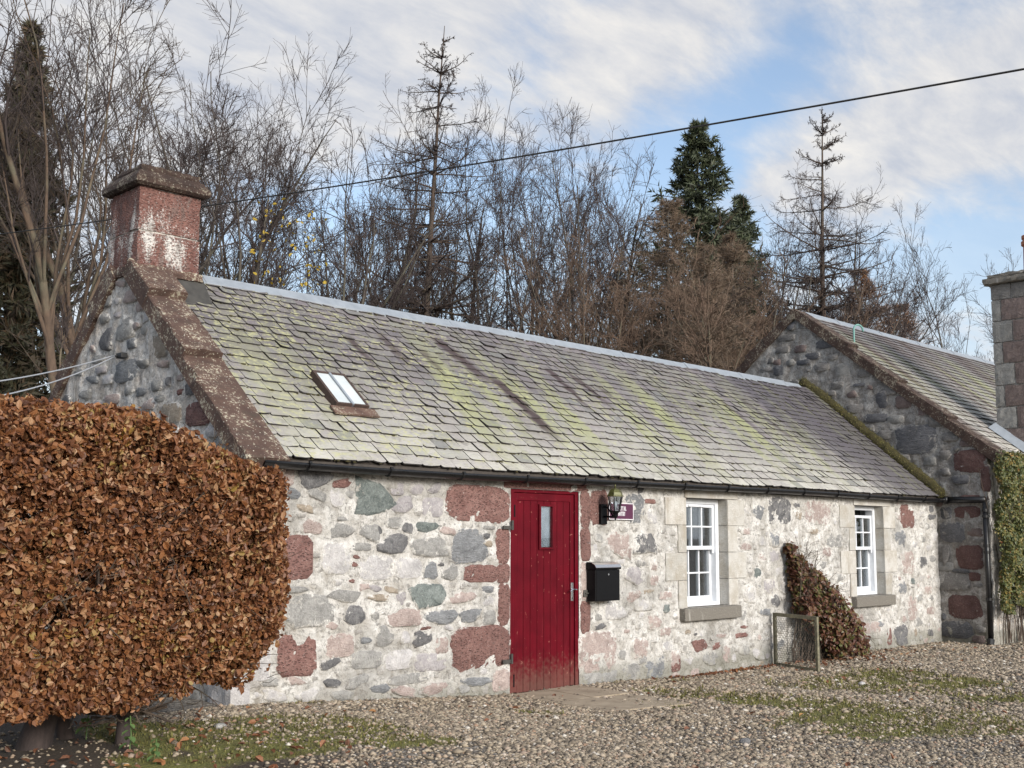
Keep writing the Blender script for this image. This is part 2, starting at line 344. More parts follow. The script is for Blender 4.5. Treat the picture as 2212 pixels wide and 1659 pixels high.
# slate, with the lichen, run-off streaks and damp corner this roof has; gable shade is painted into that corner
def slate(far=False):
    def f(t):
        p = t.pos(); x, y, z = t.sep(p)
        r_ = t.n('ShaderNodeAttribute', attribute_name='rnd').outputs['Fac']
        pn = t.n('ShaderNodeVectorMath', {0: p, 1: t.n('ShaderNodeCombineXYZ', {0: t.math('MULTIPLY', r_, 5.), 1: 0.0, 2: 0.0}).outputs[0]}, operation='ADD').outputs[0]
        sv_ = t.scale(p, (6.5, .55, .55))
        grain = t.noise(t.scale(pn, (1, 1, 1)), 60, 5, .65); lines = t.noise(t.n('ShaderNodeMapping', {'Vector': pn, 'Rotation': (0, 0, R(38)), 'Scale': (14, 120, 40)}).outputs[0], 1., 4)
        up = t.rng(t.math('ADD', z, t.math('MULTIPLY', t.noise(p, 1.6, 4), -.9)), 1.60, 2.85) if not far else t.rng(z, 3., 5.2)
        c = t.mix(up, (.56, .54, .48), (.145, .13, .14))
        c = t.mix(t.rng(r_, 0., 1., 0, .55), c, t.ramp(r_, [(0, (.17, .17, .175)), (.35, (.34, .32, .27)), (.6, (.26, .215, .235)), (1, (.30, .31, .26))]))
        c = t.mix(t.rng(r_, .93, .96, 0, .5), c, (.13, .125, .14)); c = t.mix(t.rng(t.noise(pn, 11, 5, .65, .6), .52, .66, 0, .5), c, (.17, .155, .14)); c = t.mix(t.rng(t.noise(pn, 34, 5, .7), .38, .30, 0, .55), c, (.10, .092, .085))
        c = t.mix(t.rng(lines, .5, .72, 0, .45), c, (.13, .12, .12))
        c = t.mix(t.rng(t.noise(p, 24, 6, .7), .56, .68, 0, .35), c, (.50, .48, .41))
        # green-yellow algae in bands down the slope
        st = t.noise(sv_, .42, 5, .62, .15); lb = t.noise(p, 16, 6, .7)
        gz = t.rng(t.math('ABSOLUTE', t.math('SUBTRACT', z, 3.02 if not far else 4.4)), .2, 1.05, 1., 0.)
        gm = t.math('MULTIPLY', t.math('MULTIPLY', t.rng(t.math('ADD', st, t.math('MULTIPLY', lb, .55)), .74, .90), gz), t.rng(x, 1.2, 3.0, .45, 1.))
        c = t.mix(t.math('MULTIPLY', gm, .72), c, (.33, .345, .155))
        if not far:
            yl = t.rng(t.math('ADD', t.noise(p, 3.0, 3), t.math('MULTIPLY', t.rng(x, 1.2, 6., .12, -.08), 1.)), .53, .63)
            c = t.mix(t.math('MULTIPLY', t.math('MULTIPLY', yl, t.rng(lb, .50, .60)), .70), c, (.47, .46, .24))
            lk = t.rng(t.vor(p, 26), .19, .12, 0, .6); c = t.mix(t.math('MULTIPLY', lk, t.rng(lb, .42, .56)), c, (.56, .55, .36))
            wob = t.math('MULTIPLY', t.math('SUBTRACT', t.noise(p, 5., 3), .5), .16)
            for (sx, hw, z0, z1, sl_, am) in [(2.25, .06, 3.6, 3.30, -.2, .9), (2.77, .05, 3.74, 3.4, 0, .7), (2.83, .045, 3.58, 3.36, 0, .5), (3.22, .05, 3.58, 3.27, 0, .65), (3.78, .09, 3.80, 3.28, -.42, .92), (4.12, .085, 3.32, 2.62, -.16, .97), (5.32, .055, 3.6, 3.08, -.16, .95), (5.75, .06, 3.58, 3.16, -.35, .85), (6.05, .04, 3.42, 3.26, -.5, .6), (3.9, .2, 2.9, 2.5, 0, .2), (8.9, .05, 3.5, 3.0, -.3, .5), (9.6, .06, 3.6, 2.9, -.3, .6)]:
                xc = t.math('ADD', t.math('MULTIPLY', t.math('SUBTRACT', z, (z0+z1)/2), sl_), sx)
                d = t.math('ABSOLUTE', t.math('ADD', t.math('SUBTRACT', x, xc), wob))
                mm = t.math('MULTIPLY', t.rng(d, hw*1.5, hw*.6), t.math('MULTIPLY', t.rng(z, z0+.04, z0-.04), t.rng(z, z1-.10, z1+.12)))
                c = t.mix(t.math('MULTIPLY', mm, am), c, (.062, .040, .040))
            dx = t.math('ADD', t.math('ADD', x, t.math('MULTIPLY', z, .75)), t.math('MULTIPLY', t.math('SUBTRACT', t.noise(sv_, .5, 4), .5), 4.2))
            c = t.mix(t.rng(dx, 11.7, 13.5, 0, .85, True), c, (.085, .076, .09))  # right end darkened in the colour: damp plus ambient shade by the gable
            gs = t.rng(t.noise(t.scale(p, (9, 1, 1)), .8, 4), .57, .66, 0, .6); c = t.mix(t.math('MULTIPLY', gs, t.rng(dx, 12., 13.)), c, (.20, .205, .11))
        else:
            dk = t.noise(t.scale(p, (3.5, .25, .25)), 1., 4); c = t.mix(t.rng(dk, .50, .62, 0, .75), c, (.10, .065, .055))
        t.bsdf(c, t.rng(grain, .3, .7, .55, .8), t.bump(t.math('ADD', grain, lines), .7, .005))
    return f
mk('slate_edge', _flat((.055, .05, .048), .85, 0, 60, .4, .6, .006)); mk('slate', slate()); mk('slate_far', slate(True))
mk('zinc', _flat((.27, .30, .335), .55, .0, 9, .12, .1)); mk('lead', _flat((.06, .057, .052), .7, .2, 12, .3, .3))
def blackgut(t):
    p = t.pos(); nz = t.noise(t.scale(p, (1, 1, 3)), 14, 5)
    c = t.mix(t.rng(nz, .6, .75, 0, .4), (.007, .007, .008), (.05, .045, .035)); t.bsdf(c, t.rng(nz, .3, .7, .22, .5))
mk('gutter_black', blackgut); mk('black_metal', _flat((.008, .008, .009), .4, 0, 60, .2, .05, Specular_IOR_Level=.12)); mk('black_matt', _flat((.010, .010, .011), .6))
mk('fascia', _flat((.055, .045, .038), .7, 0, 20, .3, .4))
def redp(t):
    p = t.pos(); g = t.noise(t.scale(p, (3, 3, .25)), 8, 6, .7); b = t.noise(p, 3, 4); ch = t.noise(p, 26, 3, .5, .4)
    c = t.mix(t.rng(b, .3, .7), (.075, .0025, .007), (.125, .004, .011)); c = t.mix(t.rng(g, .6, .75, 0, .3), c, (.26, .03, .04))
    c = t.mix(t.rng(ch, .70, .73, 0, .8), c, (.45, .16, .13)); zz_ = t.math('ADD', t.sep(p)[2], t.math('MULTIPLY', ch, -.5)); c = t.mix(t.rng(zz_, .12, -.22, 0, .45, True), c, (.17, .11, .085))
    wn = t.noise(t.scale(p, (60, 60, 3)), 1., 3)
    t.bsdf(c, t.rng(g, .3, .7, .32, .55), t.bump(wn, .25, .004), Specular_IOR_Level=.12)
mk('red_paint', redp)
mk('white_upvc', _flat((.72, .74, .77), .35, 0, 7, .10, .08)); mk('curtain', _flat((.05, .05, .055), .9, 0, 60, .25, .2))
mk('pane_reflection_blue', _flat((.50, .56, .62), .7, 0, 9, .35, .1)); mk('interior', _flat((.03, .03, .03), .9)); mk('chrome', _flat((.75, .75, .76), .22, 1., 50, .05, .05))
mk('white_paint', _flat((.82, .82, .84), .4)); mk('sign_plum', _flat((.085, .018, .052), .35, 0, 30, .08, .05))
mk('lamp_green_cap', _flat((.10, .10, .035), .35, .2, 40, .5, .2)); mk('copper_green', _flat((.16, .33, .30), .6, .1, 40, .2))
mk('cable_white', _flat((.30, .32, .35), .5)); mk('cable_black', _flat((.02, .018, .016), .6))
mk('old_timber', _flat((.17, .155, .105), .85, 0, 30, .45, .6, .006)); mk('wire', _flat((.10, .095, .085), .6, .3))
mk('terracotta', _flat((.42, .17, .10), .8, 0, 20, .15, .3)); mk('rust_tray', coping(1.3, .7))
def milk(t):
    p = t.pos(); c = t.mix(t.rng(t.noise(p, 3, 3), .3, .7), (.50, .55, .57), (.62, .65, .64)); t.bsdf(c, .12)  # pale pane colour, with the bright sky reflection painted in
mk('pale_sky_glass', milk); mk('skylight_rust', _flat((.065, .042, .034), .8, 0, 50, .5, .5))
def glass(t):
    fr = t.n('ShaderNodeFresnel', {'IOR': 1.5}).outputs[0]
    tr = t.n('ShaderNodeBsdfTransparent', {'Color': (.85, .88, .9)}); gl = t.n('ShaderNodeBsdfGlossy', {'Color': (1, 1, 1), 'Roughness': .02})
    t.out(t.n('ShaderNodeMixShader', {0: t.math('ADD', t.math('MULTIPLY', fr, .8), .03), 1: tr.outputs[0], 2: gl.outputs[0]}).outputs[0])
mk('glass', glass)
def paver(t):
    p = t.pos(); b = t.noise(p, 5, 5); g = t.noise(p, 120, 3)
    c = t.mix(t.rng(b, .3, .7), (.27, .215, .15), (.42, .345, .25)); c = t.mix(t.rng(g, .6, .75, 0, .5), c, (.45, .4, .33)); c = t.mix(t.rng(t.noise(p, 12, 4), .6, .72, 0, .6), c, (.12, .085, .05))
    t.bsdf(c, .9, t.bump(g, .5, .004))
mk('paving', paver)
def mossm(a=(.035, .05, .012), b=(.16, .155, .03)):
    def f(t):
        p = t.pos(); g = t.noise(p, 60, 5, .7); q = t.noise(p, 7, 4); c = t.mix(t.rng(g, .3, .65), a, b); c = t.mix(t.rng(q, .5, .7, 0, .6), c, (.10, .075, .03))
        t.bsdf(c, .95, t.bump(g, 1., .02))
    return f
mk('wall_moss', mossm((.022, .022, .010), (.085, .07, .022)))
def barkm(a, b, gr=.3):
    def f(t):
        p = t.pos(); g = t.noise(t.scale(p, (1, 1, .25)), 12, 5, .7); q = t.noise(p, 1.5, 4)
        c = t.mix(t.rng(g, .3, .7), a, b); c = t.mix(t.rng(q, .5, .64, 0, gr), c, (.17, .18, .12)); t.bsdf(c, .9, t.bump(g, .7, .02))
    return f
mk('bark_grey', barkm((.045, .038, .032), (.13, .11, .09))); mk('bark_warm', barkm((.055, .038, .028), (.15, .10, .068), .4))
mk('twig_dark', barkm((.032, .025, .024), (.075, .055, .05), 0)); mk('twig_warm', barkm((.045, .033, .026), (.11, .078, .056), .1)); mk('twig_red', barkm((.075, .048, .034), (.19, .125, .088), .15))
mk('bark_larch', barkm((.035, .028, .025), (.11, .075, .055), .15))
def leafm(stops, rough=.5, tr=.3, sc=1.5):
    def f(t):
        ri = t.n('ShaderNodeNewGeometry').outputs['Random Per Island']; p = t.pos(); oi = t.n('ShaderNodeObjectInfo').outputs['Random']
        v = t.math('FRACT', t.math('ADD', ri, t.math('MULTIPLY', oi, .73)))
        v = t.math('ADD', t.math('MULTIPLY', v, .72), t.math('MULTIPLY', t.rng(t.noise(p, sc, 3), .3, .7), .28))
        c = t.ramp(v, stops); ve = t.noise(p, 90, 3); c = t.mix(t.rng(ve, .4, .7, 0, .3), c, t.mix(.5, c, (.5, .35, .25)))
        d = t.n('ShaderNodeBsdfPrincipled', {'Base Color': c, 'Roughness': rough, 'Normal': t.bump(ve, .5, .004)})
        tl = t.n('ShaderNodeBsdfTranslucent', {'Color': c})
        t.out(t.n('ShaderNodeMixShader', {0: tr, 1: d.outputs[0], 2: tl.outputs[0]}).outputs[0])
    return f
mk('beech_leaf', leafm([(0, (.04, .018, .012)), (.22, (.13, .045, .018)), (.45, (.21, .078, .028)), (.65, (.32, .13, .044)), (.82, (.46, .28, .15)), (.9, (.30, .21, .05)), (.94, (.36, .19, .04)), (1, (.45, .30, .05))]))
mk('shrub_leaf', leafm([(0, (.05, .018, .014)), (.35, (.12, .045, .03)), (.6, (.17, .075, .035)), (.8, (.10, .11, .03)), (1, (.24, .25, .07))], .4, .25, 4))
mk('ivy_leaf', leafm([(0, (.03, .05, .014)), (.45, (.085, .115, .03)), (.7, (.17, .17, .045)), (.9, (.30, .20, .05)), (1, (.42, .10, .03))], .45, .2, 5))
mk('nettle_leaf', leafm([(0, (.06, .13, .04)), (1, (.16, .28, .09))], .5, .3)); mk('yellow_leaf', leafm([(0, (.45, .30, .03)), (1, (.65, .48, .06))], .6, .4))
mk('litter_leaf', leafm([(0, (.07, .028, .015)), (.5, (.20, .075, .035)), (.8, (.30, .13, .05)), (1, (.45, .27, .08))], .6, .1))
mk('needles_green', leafm([(0, (.016, .03, .016)), (.6, (.04, .065, .03)), (1, (.085, .11, .045))], .6, .1, .8))
mk('needles_mixed', leafm([(0, (.015, .024, .012)), (.5, (.04, .045, .02)), (.8, (.08, .055, .028)), (1, (.14, .08, .04))], .6, .1, .5)); mk('needles_brown', leafm([(0, (.07, .058, .038)), (.5, (.17, .12, .082)), (1, (.30, .215, .15))], .6, .1, .6))
mk('needles_orange', leafm([(0, (.12, .065, .03)), (.5, (.27, .135, .06)), (1, (.42, .22, .10))], .6, .15, .8))
def pebm(t):
    ri = t.n('ShaderNodeNewGeometry').outputs['Random Per Island']; p = t.pos()
    c = t.ramp(ri, [(0, (.055, .044, .034)), (.2, (.15, .118, .085)), (.45, (.26, .21, .15)), (.65, (.35, .285, .205)), (.82, (.44, .37, .28)), (.93, (.30, .19, .125)), (1, (.64, .61, .54))])
    c = t.mix(t.rng(t.noise(p, 90, 3), .4, .7, 0, .35), c, (.2, .17, .13)); t.bsdf(c, .75)
mk('pebble', pebm)
def groundm(t):
    p = t.pos(); ms_ = t.n('ShaderNodeAttribute', attribute_name='moss').outputs['Fac']; so = t.n('ShaderNodeAttribute', attribute_name='soil').outputs['Fac']
    v = t.n('ShaderNodeTexVoronoi', {'Vector': p, 'Scale': 42.}); d = v.outputs['Distance']; cc = t.sep(v.outputs['Color'])[0]
    c = t.ramp(cc, [(0, (.09, .08, .065)), (.4, (.20, .17, .135)), (.8, (.32, .275, .225)), (1, (.45, .41, .36))])
    c = t.mix(t.rng(d, .5, .8), c, (.055, .045, .035))
    g = t.noise(p, 70, 5, .7); mc = t.mix(t.rng(g, .3, .7), (.06, .065, .015), (.26, .255, .06)); mc = t.mix(t.rng(t.noise(p, 3, 4), .45, .62, 0, .5), mc, (.13, .10, .04))
    c = t.mix(so, c, t.mix(g, (.03, .022, .014), (.085, .06, .04)))
    c = t.mix(t.rng(t.math('ADD', ms_, t.math('MULTIPLY', t.math('SUBTRACT', g, .5), .8)), .35, .65), c, mc)
    t.bsdf(c, .92, t.bump(t.math('ADD', t.math('MULTIPLY', d, -1.2), g), .8, .012))
mk('ground', groundm)
mk('moss_tuft', leafm([(0, (.05, .045, .015)), (.5, (.12, .115, .03)), (1, (.25, .24, .06))], .7, .2, 2))

# ------------------------------------------------------------------ ground
def gz(x, y):
    x = np.asarray(x, float); y = np.asarray(y, float)
    z = .20*(1-sstep(-.3, 3.4, x))-.062*sstep(3.8, 6.5, x)
    z = z-.05*sstep(-.6, -3.5, y)*sstep(2., -1., x)
    return z+.015*(fbm(x*.9+9, y*.9+5, 3)-.5)
_ml = []
for (px, py, rx, ry, a) in [(330,1585,.5,.10,.9),(430,1598,.55,.12,1.),(540,1615,.6,.13,1.),(640,1632,.7,.16,1.),(800,1655,.6,.10,.6),(600,1562,.5,.06,.45),(380,1650,.4,.1,.5),(1150,1553,.28,.05,.8),(1440,1524,.22,.05,1.),
                            (1500,1492,.6,.10,.7),(1600,1500,.7,.14,1.),(1700,1508,.7,.18,1.),(1790,1518,.8,.2,.8),(1760,1470,.5,.14,.8),(1840,1462,.7,.16,.8),(1920,1445,.7,.2,.7),(1950,1478,.7,.16,.8),(2040,1462,.7,.2,.6),(1870,1560,.9,.25,.65),(2000,1555,.8,.25,.7),(2080,1552,.8,.25,.8),(1250,1473,.5,.04,.7),(1430,1462,.5,.05,.5),(2180,1500,.8,.3,.5)]:
    g = on(px, py, 2, 0.16 if px < 560 else 0.0); _ml.append((g[0], g[1], rx*1.15, ry*4.2, a*(1.45 if px < 900 else 1.2)))
def moss(x, y):
    v = np.zeros_like(x)
    c, s = math.cos(R(-45)), math.sin(R(-45))
    for (a, b, rx, ry, am) in _ml:
        u = (x-a)*c+(y-b)*s; w_ = -(x-a)*s+(y-b)*c
        v = np.maximum(v, am*np.clip(1.25-np.sqrt((u/rx)**2+(w_/(ry*.9))**2), 0, 1))
    return np.clip(v*(3.4*fbm(x*3.3+3, y*3.3+7, 5)-.35) , 0, 1)
def soil(x, y):
    return sstep(-.2, -1.0, x+1.1*(fbm(x*1.5, y*1.5)-.5))*sstep(-3.4, -2.4, y+.8*(fbm(x*2+8, y*2)-.5)+x*.2)
xs = np.concatenate([-np.geomspace(600, 7.2, 16), np.arange(-7, 16, .07), np.geomspace(16.2, 600, 16)])
ys = np.concatenate([-np.geomspace(600, 7.2, 14), np.arange(-7, .6, .07), np.geomspace(.9, 600, 20)])
GX, GY = np.meshgrid(xs, ys, indexing='ij'); GZ = gz(GX, GY)-.5*sstep(20, 60, np.hypot(GX, GY))*0
GZ = np.where(np.hypot(GX, GY) > 40, 0, GZ)
nx, ny = GX.shape; idx = np.arange(nx*ny).reshape(nx, ny)
F_ = np.stack([idx[:-1, :-1], idx[1:, :-1], idx[1:, 1:], idx[:-1, 1:]], -1).reshape(-1, 4)
me = mesh_np('ground', np.stack([GX, GY, GZ], -1).reshape(-1, 3), [F_], True)
for nm, fn in (('moss', moss), ('soil', soil)):
    a = me.attributes.new(nm, 'FLOAT', 'POINT'); a.data.foreach_set('value', fn(GX, GY).ravel().astype(np.float32))
props(place('gravel_ground', me, M['ground']), 'gravel yard with mossy patches in front of the stone cottage', kind='structure')

# pebbles
def ico():
    t = (1+5**.5)/2
    V = np.array([(-1,t,0),(1,t,0),(-1,-t,0),(1,-t,0),(0,-1,t),(0,1,t),(0,-1,-t),(0,1,-t),(t,0,-1),(t,0,1),(-t,0,-1),(-t,0,1)], float)
    F = np.array([(0,11,5),(0,5,1),(0,1,7),(0,7,10),(0,10,11),(1,5,9),(5,11,4),(11,10,2),(10,7,6),(7,1,8),(3,9,4),(3,4,2),(3,2,6),(3,6,8),(3,8,9),(4,9,5),(2,4,11),(6,2,10),(8,6,7),(9,8,1)])
    return V/np.linalg.norm(V[0]), F
def octa():
    V = np.array([(1,0,0),(.3,.95,0),(-.8,.6,0),(-.8,-.6,0),(.3,-.95,0),(0,0,1.),(0,0,-1)], float)
    F = np.array([(i, (i+1) % 5, 5) for i in range(5)]+[((i+1) % 5, i, 6) for i in range(5)]); return V, F
def randrot(n):
    q = rng.normal(size=(n, 4)); q /= np.linalg.norm(q, axis=1)[:, None]; a, b, c, d = q.T
    return np.stack([np.stack([1-2*(c*c+d*d), 2*(b*c-a*d), 2*(b*d+a*c)], -1), np.stack([2*(b*c+a*d), 1-2*(b*b+d*d), 2*(c*d-a*b)], -1), np.stack([2*(b*d-a*c), 2*(c*d+a*b), 1-2*(b*b+c*c)], -1)], 1)
def scatter_mesh(base, F, P, S, Rm=None, jit=0):
    """base [k,3], P [n,3], S [n] or [n,3]"""
    n = len(P); k = len(base); S = np.asarray(S); S = S[:, None, None] if S.ndim == 1 else S[:, None, :]
    V = np.broadcast_to(base, (n, k, 3))
    if jit: V = V*(1+rng.uniform(-jit, jit, (n, k, 1)))
    V = V*S
    if Rm is not None: V = np.einsum('nij,nkj->nki', Rm, V)
    V = V+P[:, None, :]; FF = (F[None]+(np.arange(n)*k)[:, None, None]).reshape(-1, F.shape[1])
    return V.reshape(-1, 3), FF
def yawrot(n, tilt=.25):
    a = rng.uniform(0, 2*math.pi, n); c, s = np.cos(a), np.sin(a); z = np.zeros(n)
    Rz = np.stack([np.stack([c, -s, z], -1), np.stack([s, c, z], -1), np.stack([z, z, z+1], -1)], 1)
    b = rng.normal(0, tilt, n); c, s = np.cos(b), np.sin(b)
    Rx = np.stack([np.stack([z+1, z, z], -1), np.stack([z, c, -s], -1), np.stack([z, s, c], -1)], 1)
    return Rz @ Rx
def in_view(x, y, m=60):
    d = np.stack([x-C0[0], y-C0[1], -C0[2]+0*x], -1); zc = d @ cf; px = 1106+FPX*(d @ cr)/zc; py = 829.5+SH-FPX*(d @ cu)/zc
    return (zc > 1) & (px > -m) & (px < 2212+m) & (py < 1659+m), np.hypot(d[:, 0], d[:, 1])
Nc = 520000
x = rng.uniform(-4.5, 14.5, Nc); y = rng.uniform(-6.5, .02, Nc); ok, dd = in_view(x, y, 120)
mo = moss(x, y); so_ = soil(x, y)
den = np.clip((9.0/dd)**1.5, .22, 1)*(1-.80*sstep(.25, .75, mo))*(1-.9*so_)
ok &= rng.random(Nc) < den*.95*(.25+.75*sstep(.36, .46, fbm(x*.9+40, y*1.6+2, 4)))
ok &= ~((y > -.005) & (x > 0)) & ~((x > 12.5) & (y > -.9))
x, y, dd = x[ok], y[ok], dd[ok]
sz = rng.lognormal(math.log(.0112), .36, len(x))*np.clip(dd/9, 1, 1.5); sz = np.minimum(sz, .034)
S = np.stack([sz*rng.uniform(.9, 1.5, len(x)), sz, sz*rng.uniform(.45, .8, len(x))], -1)
V, F = scatter_mesh(*octa(), np.stack([x, y, gz(x, y)+sz*.22], -1), S, yawrot(len(x)), .18)
props(place('gravel', mesh_np('gravel', V, [F], True), M['pebble']), 'loose brown and grey pea gravel', kind='stuff')
# moss tufts
Nc = 260000; x = rng.uniform(-4.5, 14.5, Nc); y = rng.uniform(-6.5, .0, Nc); ok, dd = in_view(x, y)
ok &= (moss(x, y) > rng.uniform(.28, .75, Nc)) & (rng.random(Nc) < np.clip((9/dd)**1.6, .2, 1)); x, y, dd = x[ok], y[ok], dd[ok]
blade = np.array([(-.25, 0, 0), (.25, 0, 0), (0, .2, 1.)]); hh = rng.uniform(.008, .024, len(x))*(1+1.2*(rng.random(len(x)) < .05))
V, F = scatter_mesh(blade, np.array([(0, 1, 2)]), np.stack([x, y, gz(x, y)], -1), hh*np.clip(dd/9, 1, 1.6), yawrot(len(x), .6))
props(place('moss_and_grass', mesh_np('moss_and_grass', V, [F]), M['moss_tuft']), 'yellow green moss and short grass growing through the gravel', kind='stuff')

# ------------------------------------------------------------------ stones
def stone_mesh(O, U, Vv, N, cu_, cv, w_, h_, kind, dome, rs, taper=0.):
    """an irregular flat-faced rubble stone; ring 0 is sunk in the mortar"""
    n = 11 if kind == 'r' else 16
    a = np.linspace(0, 2*math.pi, n, endpoint=False)+(rs.uniform(0, .6) if kind == 'r' else math.pi/16)+(rs.normal(0, .10, n) if kind == 'r' else 0)
    e = rs.choice([2.2, 3., 4.5]) if kind == 'r' else 9.0
    ca, sa = np.cos(a), np.sin(a); rr = (np.abs(ca)**e+np.abs(sa)**e)**(-1/e)
    j = .115 if kind == 'r' else .018
    wv = 1+rs.normal(0, j, n)*.8+.6*j*np.sin(a*2+rs.uniform(0, 6))+j*np.sin(a*3+rs.uniform(0, 6))
    u = rr*ca*wv*w_/2*1.05; v = rr*sa*wv*h_/2*1.05; u = u*(1-taper*v/(h_/2))
    th = rs.normal(0, .12 if kind == 'r' else .012); u, v = u*math.cos(th)-v*math.sin(th), u*math.sin(th)+v*math.cos(th)
    rings = [(1.05, -.016), (.97, dome*.45), (.80 if kind == 'r' else .88, dome*.95)]
    V = []; O, U, Vv, N = (np.asarray(q, float) for q in (O, U, Vv, N)); c = O+U*cu_+Vv*cv; tu, tv = rs.normal(0, dome*.35, 2)
    for (s_, d) in rings:
        for k in range(n):
            dd_ = d+(rs.normal(0, dome*.22)+tu*u[k]/w_*2+tv*v[k]/h_*2 if d > 0 else 0); V.append(c+U*(u[k]*s_)+Vv*(v[k]*s_)+N*dd_)
    V.append(c+U*rs.normal(0, w_*.08)+Vv*rs.normal(0, h_*.08)+N*dome*(1.0+rs.normal(0, .2))); F = []
    for i in range(len(rings)-1):
        for k in range(n): F.append((i*n+k, i*n+(k+1) % n, (i+1)*n+(k+1) % n, (i+1)*n+k))
    b = (len(rings)-1)*n
    for k in range(n): F.append((b+k, b+(k+1) % n, len(V)-1))
    return V, F, np.array([1.]*n+[.78]*n+[.42]*n+[0.])
def stone_obj(V, F, rim, mat, parent, name='stone', smooth=True):
    o = obj(name, V, F, mat, parent, smooth); a = o.data.attributes.new('rim', 'FLOAT', 'POINT'); a.data.foreach_set('value', rim.astype(np.float32)); return o
KIND = {'R': 'sandstone_red', 'P': 'sandstone_pink', 'g': 'stone_grey', 'p': 'stone_pale', 'l': 'stone_lilac', 'b': 'stone_blue', 'd': 'stone_dark', 'n': 'stone_green', 'o': 'stone_brown', 'D': 'dressed_stone'}
FAR = {'R': 'far_red', 'P': 'far_pink', 'g': 'far_grey', 'p': 'far_pale', 'l': 'far_grey', 'b': 'far_dark', 'd': 'far_dark', 'n': 'far_grey', 'o': 'far_pink'}

# ------------------------------------------------------------------ the cottage
L = 12.514; EZ = 2.10; D = 2.216; RZ = 4.106; TS = .848; SLA = math.atan(TS); TSC = .885
W1 = (5.949, 6.783); W2 = (9.892, 10.726); WZ = (.714, 1.984); DR = (3.077, 4.087, 2.0)
cottage = empty('stone_cottage', (6.2, 2.2, 0), 'long low rubble stone cottage with a mossy slate roof and a dark red plank door', 'cottage')

def grid_wall(name, us, vs, P, N, parent, mat, skip=None, amp=.012, flat=None):
    UU, VV = np.meshgrid(us, vs, indexing='ij'); B = P(UU, VV)
    d = amp*2*(fbm(UU*7+3, VV*7+1, 4)-.5)+amp*.8*(fbm(UU*30, VV*30, 2)-.5)
    if flat is not None: d = d*flat(UU, VV)
    B = B+np.asarray(N)*d[..., None]
    a, b = UU.shape; ix = np.arange(a*b).reshape(a, b)
    F = np.stack([ix[:-1, :-1], ix[1:, :-1], ix[1:, 1:], ix[:-1, 1:]], -1)
    if skip is not None:
        cu2 = (UU[:-1, :-1]+UU[1:, 1:])/2; cv2 = (VV[:-1, :-1]+VV[1:, 1:])/2; F = F[~skip(cu2, cv2)]
    return obj(name, B.reshape(-1, 3), [F.reshape(-1, 4)], mat, parent, True)
def axis(a, b, step, marks):
    pts = sorted(set([a, b]+[m_ for m_ in marks if a < m_ < b])); out = []
    for p, q in zip(pts[:-1], pts[1:]): k = max(1, int(round((q-p)/step))); out += list(np.linspace(p, q, k, endpoint=False))
    return np.array(out+[b])
us = axis(0.0, L, .03, [*W1, *W2, *DR[:2]]); vs = axis(-.15, EZ+.06, .03, [*WZ, DR[2]])
def hole(u, v):
    r_ = ((u > DR[0]) & (u < DR[1]) & (v < DR[2]))
    for W_ in (W1, W2): r_ |= (u > W_[0]) & (u < W_[1]) & (v > WZ[0]) & (v < WZ[1])
    return r_
def flt(u, v):
    m_ = np.ones_like(u)
    for (a, b, c, d) in ((*DR[:2], -1, DR[2]), (*W1, *WZ), (*W2, *WZ)):
        dx = np.maximum(np.maximum(a-u, u-b), 0); dz = np.maximum(np.maximum(c-v, v-d), 0); m_ = np.minimum(m_, np.clip(np.hypot(dx, dz)/.08, 0, 1))
    return m_
front = grid_wall('front_wall', us, vs, lambda u, v: np.stack([u, 0*u, v], -1), (0, -1, 0), cottage, M['mortar'], hole, .018, flt)

def cA(x, y): return ((1000+x/1.508)/1.85172, (1800+y/1.508)/1.85172)
def cB(x, y): return ((2000+x/1.6587)/1.85172, (1900+y/1.6587)/1.85172)
def cC(x, y): return ((2650+x/1.952)/1.85172, (1900+y/1.952)/1.85172)
taken = []
def trace(lst, conv, plane, pv_, parent, table, U, V, N, dome=.02):
    """stones measured on the photograph (centre, width, height), put where they sit on the wall plane"""
    for (x_, y_, w_, h_, k, sh) in lst:
        pts = [on(*conv(x_+a*w_/2, y_+b*h_/2), plane, pv_) for a, b in ((-1, 0), (1, 0), (0, -1), (0, 1))]
        U_, V_ = np.asarray(U, float), np.asarray(V, float)
        us_ = [p @ U_ for p in pts]; vs_ = [p @ V_ for p in pts]
        cu_, cv = (us_[0]+us_[1])/2, (vs_[2]+vs_[3])/2; ww, hh_ = abs(us_[1]-us_[0]), abs(vs_[2]-vs_[3])
        O = np.zeros(3); O[plane] = pv_
        rs = np.random.default_rng(int(x_*7+y_*13))
        dm = (dome*min(1.2, .5+ww*2.2) if sh == 'r' else dome*.7)
        Vt, Ft, rim = stone_mesh(O, U, V, N, cu_, cv, ww, hh_, sh, dm, rs, .22 if (x_, y_) == (1325, 580) else 0)
        stone_obj(Vt, Ft, rim, M[table[k]], parent)
        taken.append((plane, cu_, cv, ww, hh_))
